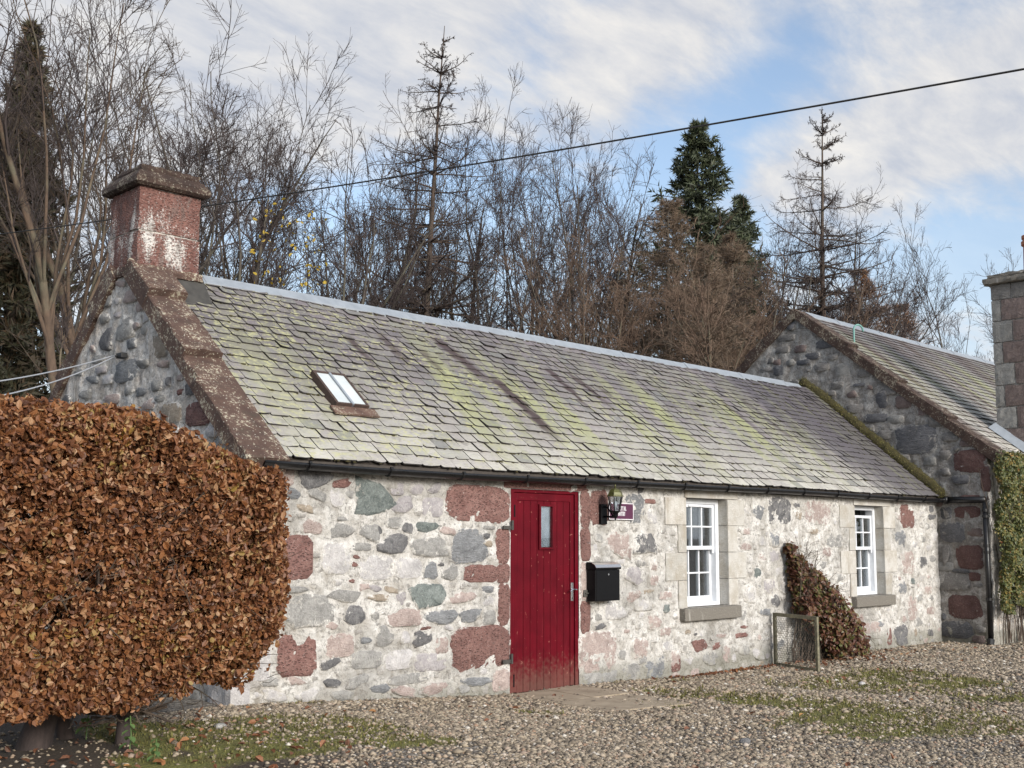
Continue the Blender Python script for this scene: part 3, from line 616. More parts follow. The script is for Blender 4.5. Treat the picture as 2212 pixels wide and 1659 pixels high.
TA = [(400,165,180,110,'d','r'),(200,160,130,110,'P','q'),(550,205,115,55,'R','r'),(735,295,205,225,'n','r'),(410,270,120,65,'g','r'),(265,265,80,65,'b','r'),(330,350,90,50,'o','r'),(520,290,90,110,'p','r'),(372,462,120,90,'P','r'),
(545,487,155,88,'g','r'),(560,415,72,25,'g','q'),(725,495,120,95,'g','r'),(765,485,50,65,'d','r'),(885,235,75,75,'l','q'),(1000,240,90,65,'l','r'),(1115,235,90,65,'l','r'),(920,335,130,100,'l','r'),(1100,345,125,120,'l','q'),(865,440,115,65,'g','r'),
(950,470,60,80,'d','r'),(1060,462,135,68,'n','r'),(1380,325,370,212,'R','q'),(860,570,190,110,'d','r'),(1092,580,230,120,'g','r'),(1325,580,200,200,'b','q'),(670,585,110,50,'g','q'),(520,655,170,190,'p','q'),(760,710,215,145,'p','q'),(955,715,165,120,'p','q'),
(1090,730,68,120,'b','r'),(1207,740,100,90,'g','r'),(1395,745,205,105,'R','q'),(1524,580,78,208,'R','q'),(1527,745,76,112,'R','q'),(1425,518,50,38,'d','r'),(1440,565,55,40,'o','r'),(1440,470,75,25,'g','q'),(1531,930,68,240,'R','q'),(280,650,190,265,'R','q'),
(270,840,150,40,'g','r'),(580,880,160,85,'g','r'),(755,835,80,42,'l','r'),(845,842,80,36,'o','r'),(780,890,150,50,'o','r'),(910,895,55,75,'l','r'),(1070,880,205,135,'n','r'),(1280,890,160,62,'P','r'),(1432,842,75,40,'b','q'),(360,975,265,205,'g','r'),(630,1000,140,112,'d','r'),
(755,1005,50,60,'g','r'),(930,1010,220,105,'P','q'),(1165,1005,180,88,'b','r'),(1325,1000,130,80,'b','r'),(1440,1010,80,85,'g','q'),(490,1060,70,45,'P','r'),(285,1235,230,250,'R','q'),(540,1180,165,140,'P','q'),(700,1150,70,42,'b','r'),(810,1130,115,125,'g','r'),(935,1130,65,70,'p','r'),
(1040,1140,115,88,'d','r'),(1155,1180,78,98,'P','q'),(700,1265,185,105,'g','q'),(895,1265,165,118,'p','q'),(1090,1280,195,110,'l','q'),(1390,1195,335,250,'R','q'),(480,1290,110,68,'d','r'),(960,1380,225,62,'g','q'),(1370,1395,165,55,'b','r'),(1512,1390,100,132,'P','q'),
(490,1405,120,50,'d','r'),(650,1392,140,62,'g','r'),(140,1485,150,66,'p','r'),(350,1480,150,70,'p','r'),(550,1480,145,58,'g','r'),(935,1455,155,62,'P','r'),(1115,1440,140,76,'P','r'),(780,1440,110,60,'b','r'),(120,1400,120,60,'g','r'),(270,1395,110,50,'P','r'),(1150,690,40,25,'d','r'),(640,645,40,22,'R','r'),(628,690,34,34,'R','r'),(1190,490,90,45,'P','r'),(600,265,50,40,'g','r'),(1290,1440,70,50,'g','r'),(615,790,30,22,'R','r'),(690,825,60,40,'P','r'),(1060,1075,60,22,'R','r')]
TB = [(566,222,66,250,'R','q'),(566,460,66,215,'R','q'),(566,705,70,250,'P','q'),(566,945,66,205,'R','q'),(650,1172,240,262,'P','q'),(605,1355,140,80,'g','q'),(657,215,118,225,'R','q'),(893,225,135,195,'b','q'),(995,175,75,32,'R','q'),(1008,275,62,100,'p','q'),
(655,420,50,60,'g','r'),(790,460,170,155,'P','r'),(972,455,142,138,'d','r'),(890,668,120,130,'l','r'),(880,805,95,75,'P','r'),(985,770,75,36,'o','r'),(760,905,150,100,'p','r'),(945,860,105,85,'p','r'),(1105,885,42,60,'n','r'),(1020,980,95,105,'P','r'),(930,1150,105,135,'P','q'),
(873,1310,108,115,'g','r'),(1035,1280,135,135,'b','r'),(1165,1240,62,128,'R','q'),(720,1340,118,68,'g','r'),(810,1190,60,60,'g','r'),(650,945,45,48,'g','r'),(1095,800,85,55,'P','q'),(700,640,80,40,'P','r'),(1095,1040,70,60,'P','q'),(1110,1140,70,70,'p','q'),(665,1005,70,35,'d','r'),(930,590,70,45,'g','r'),(1020,610,50,60,'P','q'),(1020,700,60,70,'P','q'),(945,1230,60,40,'g','r'),(1090,650,0.1,0.1,'p','r')][:-1]
TC = [(910,280,175,212,'d','q'),(745,290,88,140,'b','r'),(1210,290,205,188,'P','q'),(1048,237,45,42,'d','r'),(1062,312,58,80,'o','r'),(870,505,75,108,'b','r'),(1175,440,98,48,'o','r'),(1342,505,125,125,'g','q'),(870,640,75,108,'l','r'),(738,770,62,78,'n','r'),(680,930,118,138,'p','r'),(835,870,85,110,'l','q'),
(885,985,78,100,'d','r'),(800,1070,88,58,'b','r'),(965,880,100,95,'g','r'),(1035,650,60,90,'g','r'),(610,1250,100,42,'R','r'),(640,1185,60,28,'R','r'),(285,1330,110,95,'R','r'),(415,1340,78,48,'R','r'),(100,1430,72,138,'P','q'),(370,1430,135,100,'g','r'),(200,1450,85,75,'p','r'),(498,1400,58,138,'P','q'),(470,1255,90,36,'P','r'),
(920,1180,110,95,'g','r'),(900,1330,95,85,'b','r'),(740,1400,110,75,'p','r'),(640,1370,85,80,'g','r'),(1912,320,112,182,'R','q'),(1852,500,112,142,'b','r'),(1915,685,105,185,'P','q'),(1866,880,74,88,'b','r'),(1950,1040,80,190,'P','q'),(1768,1258,34,140,'R','q'),(1862,1250,120,175,'d','r'),(2010,300,50,58,'p','r'),(2098,325,72,42,'d','r'),
(2066,400,40,48,'g','r'),(1972,545,48,56,'p','r'),(2030,500,48,56,'g','r'),(2120,485,48,78,'p','r'),(2077,570,52,58,'p','r'),(2036,680,72,88,'d','r'),(2105,650,56,56,'g','r'),(1955,830,40,50,'n','r'),(2025,800,45,60,'p','r'),(2090,1230,50,60,'d','r'),(1640,1190,120,90,'P','q'),(1590,1330,110,70,'p','r'),(1280,600,70,80,'P','q'),(1250,700,60,60,'g','r'),(650,440,70,50,'P','q'),(650,560,80,60,'P','q'),(780,520,60,70,'p','r'),(770,650,60,70,'P','r'),(1700,1160,60,50,'b','r'),(2070,900,60,60,'P','q'),(2010,960,50,60,'g','r'),(2090,1060,60,60,'P','q'),(2000,1150,60,70,'g','r'),(1380,800,70,60,'g','r')]
UX, UZ, NY = (1, 0, 0), (0, 0, 1), (0, -1, 0)
trace(TA, cA, 1, 0., front, KIND, UX, UZ, NY, .016); trace(TB, cB, 1, 0., front, KIND, UX, UZ, NY, .014)
trace(TC, cC, 1, 0., front, KIND, UX, UZ, NY, .012)
# dressed margin stones round the windows: they run back through the reveal
rev = .15
def dress(a, b, z0, z1, y1=rev, parent=front):
    MB().box((a+.002, -.016, z0+.003), (b-.002, y1, z1-.003)).build('margin_stone', M['dressed_stone'], parent, .004)
    taken.append((1, (a+b)/2, (z0+z1)/2, b-a, z1-z0))
for W_ in (W1, W2):
    n4 = np.linspace(WZ[0], WZ[1], 5)
    for i in range(4):
        wl = (.40, .17)[i % 2] if W_ is W2 or i % 2 == 0 else .34
        wl = [.17, .42, .17, .42][i]; wr = [.20, .38, .20, .36][i]
        dress(W_[0]-wl*(1 if W_ is W2 else .95), W_[0], n4[i], n4[i+1]); dress(W_[1], W_[1]+wr, n4[i], n4[i+1])
    dress(W_[0]-.02, W_[1]+.22, WZ[1], EZ+.02)
    MB().box((W_[0]-.14, -.085, WZ[0]-.145), (W_[1]+.16, rev+.02, WZ[0]-.002)).build('window_sill', M['sill_stone'], front, .01)
    taken.append((1, (W_[0]+W_[1])/2, WZ[0]-.07, 1.15, .2))
taken.append((1, (DR[0]+DR[1])/2, 1.0, 1.02, 2.05))
for W_ in (W1, W2): taken.append((1, (W_[0]+W_[1])/2, sum(WZ)/2, W_[1]-W_[0]+.05, WZ[1]-WZ[0]+.05))
# fill: smaller rubble between the traced stones
rs = np.random.default_rng(3); nfill = 0; tiny = MB(); T_ = np.array([t_[1:] for t_ in taken]); keys = 'gpppplPPPopdgp'
cnt = 0
for tr in range(16000):
    big = tr < 7000; w_ = rs.uniform(.07, .17) if big else rs.uniform(.022, .07); h_ = w_*rs.uniform(.45, .9)
    u = rs.uniform(.1, L-.1); v = rs.uniform(-.05, EZ-.04); gx_ = float(gz(u, 0.))
    if v < gx_: continue
    du = np.abs(T_[:, 0]-u)-(T_[:, 2]+w_)/2*.96; dv = np.abs(T_[:, 1]-v)-(T_[:, 3]+h_)/2*.96
    if np.any((du < .008) & (dv < .008)): continue
    if u > 4.4 and rs.random() < .55: continue
    T_ = np.vstack([T_, (u, v, w_, h_)]); cnt += 1
    Vt, Ft, rim = stone_mesh((0, 0, 0), UX, UZ, NY, u, v, w_, h_, 'r' if rs.random() < .7 else 'q', .010 if big else .006, rs)
    if big and nfill < 95:
        k = keys[rs.integers(len(keys))]; stone_obj(Vt, Ft, rim, M[KIND[k]], front); nfill += 1
    else: tiny.add(Vt, Ft); tiny.rim = getattr(tiny, 'rim', [])+[rim]
    if cnt > 520: break
o = tiny.build('pinning_stones', M['stone_pin'], front, smooth=True); o['kind'] = 'stuff'
a = o.data.attributes.new('rim', 'FLOAT', 'POINT'); a.data.foreach_set('value', np.concatenate(tiny.rim).astype(np.float32))
MB().box((.02, .16, -.1), (L, .45, EZ)).f
# wall body behind the face (closed inside), with openings left clear
wb = MB()
for (a, b) in ((.0, DR[0]), (DR[1], W1[0]), (W1[1], W2[0]), (W2[1], L)): wb.box((a+.03, .03, -.2), (b-.001, .5, EZ+.04))
for W_ in (W1, W2): wb.box((W_[0], .03, -.2), (W_[1], .5, WZ[0]-.01)); wb.box((W_[0], .17, WZ[1]+.003), (W_[1], .5, EZ+.04))
wb.box((DR[0], .09, DR[2]+.002), (DR[1], .5, EZ+.04))
wb.build('wall_core', M['stone_pale'], cottage)
# small door lintel of red stone above the door
MB().box((DR[0]-.1, -.012, DR[2]+.004), (DR[1]+.12, .05, EZ+.02)).build('lintel', M['sandstone_red'], front, .006)

for i, (z0_, z1_) in enumerate([(.02, .36), (.37, .70), (.71, 1.02), (1.03, 1.38), (1.39, 1.70), (1.71, 2.03)]):
    CORNERS = globals().setdefault('CORNERS', []); CORNERS.append((z0_, z1_, (.16, .34)[i % 2], (.34, .16)[i % 2]))
# gable wall (x = 0)
AP = 4.20
yy = axis(0., 2*D+.04, .04, [D]); vv = np.linspace(0, 1, 95)
topf = lambda u: AP-np.abs(u-D)*TSC
def gP(u, v): return np.stack([0*u, u, -.1+v*(topf(u)+.1)], -1)
gable = grid_wall('gable_wall', yy, vv, gP, (-1, 0, 0), cottage, M['mortar_gable'], None, .03)
def cG(x, y): return (x/2.9985, 553.0+y/2.9985)
TG = [(690,545,85,130,'d','r'),(812,475,100,140,'g','r'),(680,410,60,60,'g','r'),(850,260,90,80,'P','q'),(1030,585,120,150,'o','q'),(822,745,135,140,'b','q'),(1090,812,30,58,'d','r'),(1240,855,58,108,'d','r'),(1170,880,38,36,'R','r'),(435,940,58,85,'d','r'),(1290,1020,170,150,'R','q'),(1110,1020,125,130,'o','q'),(970,970,80,80,'P','r'),
(520,760,60,50,'g','r'),(705,295,38,65,'g','r'),(940,480,48,60,'g','r'),(790,180,70,50,'P','r'),(560,900,90,60,'g','r'),(730,930,90,70,'P','q'),(930,700,80,60,'g','r'),(1060,700,70,50,'P','r'),(640,670,70,50,'g','r'),(910,330,60,60,'P','q'),(960,390,50,70,'p','r'),(600,800,80,50,'b','r'),(840,870,60,60,'g','r'),(920,880,60,50,'b','r'),(700,800,60,60,'p','q'),(1150,620,50,60,'d','r')]
trace(TG, cG, 0, 0., gable, KIND, (0, 1, 0), UZ, (-1, 0, 0), .02)
def gable_fill(n, y0, y1, z1f, xw, parent, tab, seed, keys, zlo=.3):
    rs = np.random.default_rng(seed); tk = np.array([t_[1:] for t_ in taken if t_[0] == 0 and abs(1) > 0][-200:]) if any(t_[0] == 0 for t_ in taken) else np.zeros((0, 4)); c_ = 0
    for tr in range(6000):
        w_ = rs.uniform(.10, .30); h_ = w_*rs.uniform(.4, .85); u = rs.uniform(y0, y1); v = rs.uniform(zlo, max(zlo+.01, z1f(u)-.2))
        if v > z1f(u)-.2 or len(tk) and np.any((np.abs(tk[:, 0]-u) < (tk[:, 2]+w_)*.5) & (np.abs(tk[:, 1]-v) < (tk[:, 3]+h_)*.5)): continue
        tk = np.vstack([tk, (u, v, w_, h_)]); c_ += 1
        Vt, Ft, rim = stone_mesh((xw, 0, 0), (0, 1, 0), UZ, (-1, 0, 0), u, v, w_, h_, 'r' if rs.random() < .5 else 'q', .02, rs); stone_obj(Vt, Ft, rim, M[tab[keys[rs.integers(len(keys))]]], parent)
        if c_ >= n: break
gable_fill(70, .3, 4.1, lambda u: AP-abs(u-D)*TSC, 0., gable, KIND, 41, 'ggpplPobdgP', 1.9)
# remaining walls
MB().box((.03, 4.03, -.2), (L, 2*D, 2.2)).build('rear_wall', M['stone_grey'], cottage)
MB().add([(.03, .05, 0), (.03, 4.38, 0), (.03, 4.38, 2.1), (.03, D, 4.0), (.03, .05, 2.0), (.3, .05, 0), (.3, 4.38, 0), (.3, 4.38, 2.1), (.3, D, 4.0), (.3, .05, 2.0)],
         [(0,1,2,3,4), (9,8,7,6,5), (0,5,6,1), (1,6,7,2), (2,7,8,3), (3,8,9,4), (4,9,5,0)]).build('gable_core', M['stone_grey'], cottage)

# roof deck
sd = np.array([0, math.cos(SLA), math.sin(SLA)]); nd_ = np.array([0, -math.sin(SLA), math.cos(SLA)]); ex = np.array([1., 0, 0])
E0 = np.array([0, -.085, RZ-(D+.085)*TS]); SL = (D+.085)/math.cos(SLA)
Rv = lambda x_, s_, n_: E0+ex*x_+sd*s_+nd_*n_
def slab(x0, x1, s0, s1, n0, n1): return MB().add([Rv(a, b, c) for c in (n0, n1) for a, b in ((x0, s0), (x1, s0), (x1, s1), (x0, s1))], [(3,2,1,0),(4,5,6,7),(0,1,5,4),(1,2,6,5),(2,3,7,6),(3,0,4,7)])
roof = slab(.10, L-.01, .02, SL-.02, -.05, -.012).build('roof', M['fascia'], cottage)
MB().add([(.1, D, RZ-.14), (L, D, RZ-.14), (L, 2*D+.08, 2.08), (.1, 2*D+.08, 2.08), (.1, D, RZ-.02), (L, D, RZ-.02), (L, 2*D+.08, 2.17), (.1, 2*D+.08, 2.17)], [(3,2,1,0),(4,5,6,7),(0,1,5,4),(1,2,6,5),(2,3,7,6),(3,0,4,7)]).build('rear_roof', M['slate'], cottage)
# slates, diminishing courses, random widths
rs = np.random.default_rng(11); slates = []; s_ = 0.0; row = 0; rows = []
while s_ < SL-.06:
    g_ = .152-.045*(s_/SL)+rs.normal(0, .002); rows.append((s_, g_)); s_ += g_
for row, (s0, g_) in enumerate(rows):
    x_ = .285; xe = L-.03; first = True
    sag = 0
    while x_ < xe:
        w_ = (.205-.02*(s0/SL))*rs.uniform(.75, 1.22)
        if first: w_ = rs.uniform(.12, .26); first = False
        if xe-x_-w_ < .07: w_ = xe-x_
        x1 = min(x_+w_, xe); ln = g_+.075
        if s0+ln > SL-.03: ln = SL-.03-s0
        gap = .006+abs(rs.normal(0, .004)); a, b = x_+gap/2, x1-gap/2
        xm, sm = (a+b)/2, s0+g_/2; yw = (Rv(xm, sm, 0))[1]
        dz = .006*math.sin(xm*1.7+s0*2)+.004*math.sin(xm*4.1+1); j = lambda k=.004: rs.normal(0, k)
        cc_ = rs.uniform(.006, .03); c2 = rs.uniform(.006, .03); th = rs.uniform(.007, .014); lift = .021+abs(rs.normal(0, .005)); tw = rs.normal(0, .0035)
        pts = [(a, s0+ln), (a, s0+cc_+j()), (a+cc_, s0+j()), ((a+b)/2+j(.03), s0+j()), (b-c2, s0+j()), (b, s0+c2+j()), (b, s0+ln)]
        rt = rs.normal(0, .010); top = []; bot = []
        for (px, ps) in pts:
            f_ = (ps-s0)/ln; h = lift*(1-f_)+.003*f_+tw*((px-xm)/w_*2)+dz; ps2 = ps+rt*(px-xm); top.append(Rv(px, ps2, h)); bot.append(Rv(px, ps2, h-th))
        V = top+bot; n7 = 7; F = [tuple(range(n7)), tuple(range(n7, 14))[::-1]]+[(k, k+n7, (k+1) % n7+n7, (k+1) % n7) for k in range(n7)]
        # leave the roof light and its tray clear
        if not (1.36 < xm < 1.63 and .62 < yw < .89): slates.append((np.array(V), F, rs.random(), np.linalg.norm(Rv(xm, sm, 0)-C0), xm))
        x_ = x1
slates.sort(key=lambda q: q[3])
def edge_mat(o):
    me = o.data; me.materials.append(M['slate_edge']); nn_ = np.empty(len(me.polygons)*3, np.float32); me.polygons.foreach_get('normal', nn_); nn_ = nn_.reshape(-1, 3)
    me.polygons.foreach_set('material_index', (nn_ @ np.array([0, -math.sin(SLA), math.cos(SLA)]) < .7).astype(np.int32))
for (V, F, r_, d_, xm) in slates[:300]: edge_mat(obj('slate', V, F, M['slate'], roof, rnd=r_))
def joined(name, items, mat, parent, kind='stuff'):
    V = np.concatenate([i[0] for i in items]); F = []; k = 0
    for i in items: F += [tuple(q+k for q in f) for f in i[1]]; k += len(i[0])
    rn = np.concatenate([np.full(len(i[0]), i[2]) for i in items]); o = obj(name, V, F, mat, parent, rnd=rn); o['kind'] = kind; return o
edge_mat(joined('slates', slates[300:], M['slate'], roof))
n = 900; rr_ = rng.integers(0, len(rows), n); xx_ = rng.uniform(.45, L-.1, n); k = fbm(xx_*1.3+3, rr_*.25, 3)+.1*(rr_ < 4) > .50; rr_, xx_ = rr_[k], xx_[k]
cpos = np.array([Rv(a_, rows[b_][0]-.004+rng.normal(0, .004), .012) for a_, b_ in zip(xx_, rr_)]); csz = rng.uniform(.006, .016, len(cpos))
V, F = scatter_mesh(*ico(), cpos, np.stack([csz*rng.uniform(1, 2.4, len(csz)), csz, csz*.8], -1), None, .2); o = obj('moss_cushions', V, [F], M['wall_moss'], roof, True); o['kind'] = 'stuff'
# zinc ridge in lengths with rolled joints
ridge = empty('ridge_capping', (6.5, D, RZ)); ridge.parent = cottage; ridge.location = (.3, 0, RZ)
W0[ridge.name] = np.array([6.5, 2.2, RZ])
def rprof(x0, x1, gr, y_sh=0, apex=(D, RZ), ts=TS):
    ay, az_ = apex; h = gr; ca_, sa_ = math.cos(math.atan(ts)), math.sin(math.atan(ts)); wd = .135
    pr = [(ay-ca_*wd, az_-sa_*wd+.028+h), (ay-ca_*wd*1.01, az_-sa_*wd+.018+h-.02), (ay-.022, az_+.02+h), (ay-.012, az_+.034+h), (ay+.012, az_+.034+h), (ay+.022, az_+.02+h), (ay+ca_*wd, az_-sa_*wd+.028+h)]
    pr = [pr[1], pr[0], pr[2], pr[3], pr[4], pr[5], pr[6]]
    V = [(x0, *p) for p in pr]+[(x1, *p) for p in pr]; n = len(pr); F = [(i, i+n, i+n+1, i+1) for i in range(n-1)]
    V += [(x0, ay, az_-.03), (x1, ay, az_-.03)]; F += [(2*n, 2*n+1, n, 0), (n-1, 2*n-1, 2*n+1, 2*n)]; F += [tuple(range(n-1, -1, -1))+(2*n,), tuple(range(n, 2*n))+(2*n+1,)]
    return V, F
jx = [.70, .86, 2.55, 4.20, 5.85, 7.45, 8.95, 10.4, 11.7, 12.2]
for i in range(len(jx)-1):
    V, F = rprof(jx[i]+.002, jx[i+1]-.002, rs.normal(0, .004)); obj('ridge_section', V, F, M['zinc'], ridge)
    if i: V, F = rprof(jx[i]-.022, jx[i]+.022, .009); obj('ridge_joint', V, F, M['zinc'], ridge)
# gutter, brackets, fascia
gy, gzv = -.135, EZ+.045
def gutter(x0, x1, parent, name='gutter', yv=gy, zf=lambda x: gzv, seg=40):
    n = 9; V = []; F = []; xs_ = np.linspace(x0, x1, seg)
    for x_ in xs_:
        for r_ in (.058, .052):
            for k in range(n):
                q = math.pi+math.pi*k/(n-1); V.append((x_, yv+r_*math.cos(q), zf(x_)+r_*math.sin(q)))
    for i in range(seg-1):
        for k in range(n-1):
            a = i*2*n+k; F.append((a, a+1, a+1+2*n, a+2*n)); a = i*2*n+n+k; F.append((a, a+2*n, a+2*n+1, a+1))
        F.append((i*2*n, i*2*n+2*n, i*2*n+3*n, i*2*n+n)); F.append((i*2*n+n-1, i*2*n+2*n-1, i*2*n+4*n-1, i*2*n+3*n-1))
    F += [tuple(range(n))+tuple(range(2*n-1, n-1, -1)), tuple(range((seg-1)*2*n, (seg-1)*2*n+n))[::-1]+tuple(range((seg-1)*2*n+n, seg*2*n))]
    return obj(name, V, F, M['gutter_black'], parent, True)
gf = lambda x: 2.134-.022*math.exp(-((x-2.8)/2.2)**2)-.004*math.sin(x*1.3)
gut = gutter(.12, L-.02, cottage, zf=gf)
for x_ in np.arange(.55, L-.2, .86):
    b = MB(); z_ = gf(x_)
    P_ = [(x_, gy+.064*math.cos(q), z_+.064*math.sin(q)) for q in np.linspace(math.pi*.97, math.pi*2.03, 9)]
    b.tube(P_, .007, 4); b.box((x_-.014, gy-.07, z_-.004), (x_+.014, gy-.052, z_+.014)); b.box((x_-.012, gy+.058, z_-.03), (x_+.012, -.03, z_+.0)); b.build('gutter_bracket', M['gutter_black'], gut)
for x_ in (1.85, 4.9, 8.2): MB().tube([(x_-.035, gy, gf(x_)), (x_+.035, gy, gf(x_))], .066, 14).build('gutter_joint', M['gutter_black'], gut) if False else None
MB().box((.1, -.062, EZ-.03), (L-.02, -.03, EZ+.05)).build('fascia_board', M['fascia'], cottage, .003)
# gable coping: overlapping blocks each side
def cop(ax_, az_, ts, x0, x1, t0, t1, h0, h1, side, mat, parent, rs, lip=.02):
    an = math.atan(ts); dirn = np.array([0, -side*math.cos(an), -math.sin(an)]); nr = np.array([0, -side*math.sin(an), math.cos(an)]); A_ = np.array([0, ax_, az_])
    n = max(3, int((t1-t0)/.08)); V = []; F = []
    for i in range(n+1):
        t = t0+(t1-t0)*i/n; hh_ = h0+(h1-h0)*i/n; j = rs.normal(0, .005, 8); e = .012
        prof = [(x0, -.10), (x0+j[0], hh_-e+j[1]), (x0+e+j[2]*.5, hh_+j[3]), ((x0+x1)/2, hh_+.004+j[4]), (x1-e+j[5]*.5, hh_+j[6]), (x1, hh_-e), (x1, -.10)]
        tt = t+(rs.normal(0, .006) if 0 < i < n else 0); V += [A_+dirn*tt+nr*b+ex*a for a, b in prof]
    m_ = 7
    for i in range(n):
        for k in range(m_):
            f = (i*m_+k, i*m_+(k+1) % m_, (i+1)*m_+(k+1) % m_, (i+1)*m_+k); F.append(f if side > 0 else f[::-1])
    F.append(tuple(range(m_))[::-1] if side > 0 else tuple(range(m_))); e_ = tuple(n*m_+k for k in range(m_)); F.append(e_ if side > 0 else e_[::-1])
    return obj('coping_stone', V, F, mat, parent)
rs = np.random.default_rng(5); ca0 = math.cos(math.atan(TSC))
cops = empty('gable_coping', (0, D, AP)); cops.parent = cottage; cops.location = tuple(np.array((0, D, AP))-W0[cottage.name]); W0[cops.name] = np.array((0, D, AP), float)
cw = .335
for sd_ in (1, -1):
    cop(D, AP, TSC, -.05, cw+.005, .15/ca0, .58/ca0, .090, .125, sd_, M['coping_stone'], cops, rs)
    cop(D, AP, TSC, -.045, cw+.0, .54/ca0, 1.28/ca0, .045, .095, sd_, M['coping_stone'], cops, rs)
    cop(D, AP, TSC, -.045, cw+.03, 1.25/ca0, 2.37/ca0, .022, .058, sd_, M['coping_stone'], cops, rs)
# skewputt under the coping foot
MB().box((-.03, -.14, EZ-.1), (cw-.08, .35, EZ+.12)).build('skewputt', M['coping_stone'], cops, .02)

# chimney
ch = empty('chimney', (.32, D+.02, 4.0)); ch.parent = cottage; ch.location = tuple(np.array((.32, D+.02, 4.))-W0[cottage.name]); W0[ch.name] = np.array((.32, D+.02, 4.), float)
cx0, cx1, cy0, cy1 = -.005, .655, 1.94, 2.56
def rough_block(a, b, nm, mat, parent, j=.004, bev=.012):
    """a box cut into a coarse grid whose skin is worn a little"""
    a, b = np.array(a, float), np.array(b, float); k = np.maximum(2, np.round((b-a)/.07).astype(int)); V = {}; F = []; vl = []
    rs_ = np.random.default_rng(int(abs(a.sum())*1000) % 9999)
    def vid(i):
        if i not in V:
            p = a+(b-a)*np.array(i)/k; e = sum(1 for q in range(3) if i[q] in (0, k[q])); c = (a+b)/2
            p = p+rs_.normal(0, j, 3)-(np.sign(p-c)*bev*.5 if e >= 2 else 0)*np.array([i[q] in (0, k[q]) for q in range(3)]); V[i] = len(vl); vl.append(p)
        return V[i]
    for ax_ in range(3):
        p, q = (ax_+1) % 3, (ax_+2) % 3
        for side in (0, k[ax_]):
            for i in range(k[p]):
                for jn in range(k[q]):
                    c4 = []
                    for (u, v) in ((0, 0), (1, 0), (1, 1), (0, 1)):
                        t = [0, 0, 0]; t[ax_] = side; t[p] = i+u; t[q] = jn+v; c4.append(vid(tuple(t)))
                    F.append(tuple(c4) if side else tuple(c4[::-1]))
    return obj(nm, vl, F, mat, parent)
sp = .30
for (z0_, z1_, wx_, wy_) in CORNERS: rough_block((-.022, -.022, z0_), (wx_, wy_, z1_), 'corner_stone', M['stone_pale'], cottage)
rough_block((cx0, cy0, 4.06), (cx1, cy1, 4.41), 'chimney_block', M['chimney_sandstone'], ch)
rough_block((cx0+.004, cy0+.004, 4.416), (cx1-.004, cy1-.004, 4.845), 'chimney_block', M['chimney_sandstone'], ch)
MB().box((cx0+.02, cy0+.02, 3.6), (cx1-.02, cy1-.02, 4.95)).build('chimney_core', M['mortar_gable'], ch)
rough_block((cx0-.035, cy0-.045, 3.985), (cx1+.025, cy1+.07, 4.072), 'chimney_base_course', M['coping_stone'], ch)
b = MB()
for (z0, z1, o0, o1) in ((4.845, 4.865, .03, .062), (4.865, 4.925, .066, .062), (4.925, 5.00, .058, .008)):
    b.add([(cx0-o0, cy0-o0, z0), (cx1+o0, cy0-o0, z0), (cx1+o0, cy1+o0, z0), (cx0-o0, cy1+o0, z0), (cx0-o1, cy0-o1, z1), (cx1+o1, cy0-o1, z1), (cx1+o1, cy1+o1, z1), (cx0-o1, cy1+o1, z1)], [(3,2,1,0),(4,5,6,7),(0,1,5,4),(1,2,6,5),(2,3,7,6),(3,0,4,7)])
b.build('chimney_cap', M['chimney_cap'], ch, .008)
rough_block((cx0+.012, cy0+.012, 4.99), (cx1-.012, cy1-.012, 5.07), 'chimney_top_slab', M['chimney_cap'], ch)
# lead apron in front of the chimney, above the slates
MB().add([(.30, 1.955, 4.05), (.70, 1.955, 4.05), (.735, 1.80, 3.775), (.36, 1.72, 3.70), (.30, 2.0, 3.9), (.70, 2.1, 3.95), (.74, 1.9, 3.75), (.36, 1.85, 3.7)], [(0,3,2,1), (4,5,6,7), (0,1,5,4), (1,2,6,5), (2,3,7,6), (3,0,4,7)]).build('lead_apron', M['lead'], ch)

# roof light
sk = empty('roof_light', (1.6, .85, 2.9)); sk.parent = cottage; sk.location = tuple(np.array((1.6, .85, 2.9))-W0[cottage.name]); W0[sk.name] = np.array((1.6, .85, 2.9), float)
sA, sB = (.54+.085)/math.cos(SLA), (.95+.085)/math.cos(SLA); xA, xB = 1.30, 1.68
for (a, b_, c, d) in ((xA, xA+.03, sA, sB), (xB-.022, xB, sA, sB), (xA+.03, xB-.022, sA, sA+.02), (xA+.03, xB-.022, sB-.025, sB)): slab(a, b_, c, d, -.02, .078).build('frame_rail', M['skylight_rust'], sk)
slab((xA+xB)/2-.012, (xA+xB)/2+.012, sA+.0, sB-.02, .05, .085).build('glazing_bar', M['zinc'], sk)
slab(xA+.022, (xA+xB)/2-.012, sA+.02, sB-.025, .055, .068).build('pane', M['pale_sky_glass'], sk); slab((xA+xB)/2+.012, xB-.02, sA+.02, sB-.025, .055, .068).build('pane', M['pale_sky_glass'], sk)
slab(xA-.06, xB+.07, sA-.12, sA, .030, .048).build('flashing_tray', M['rust_tray'], sk)

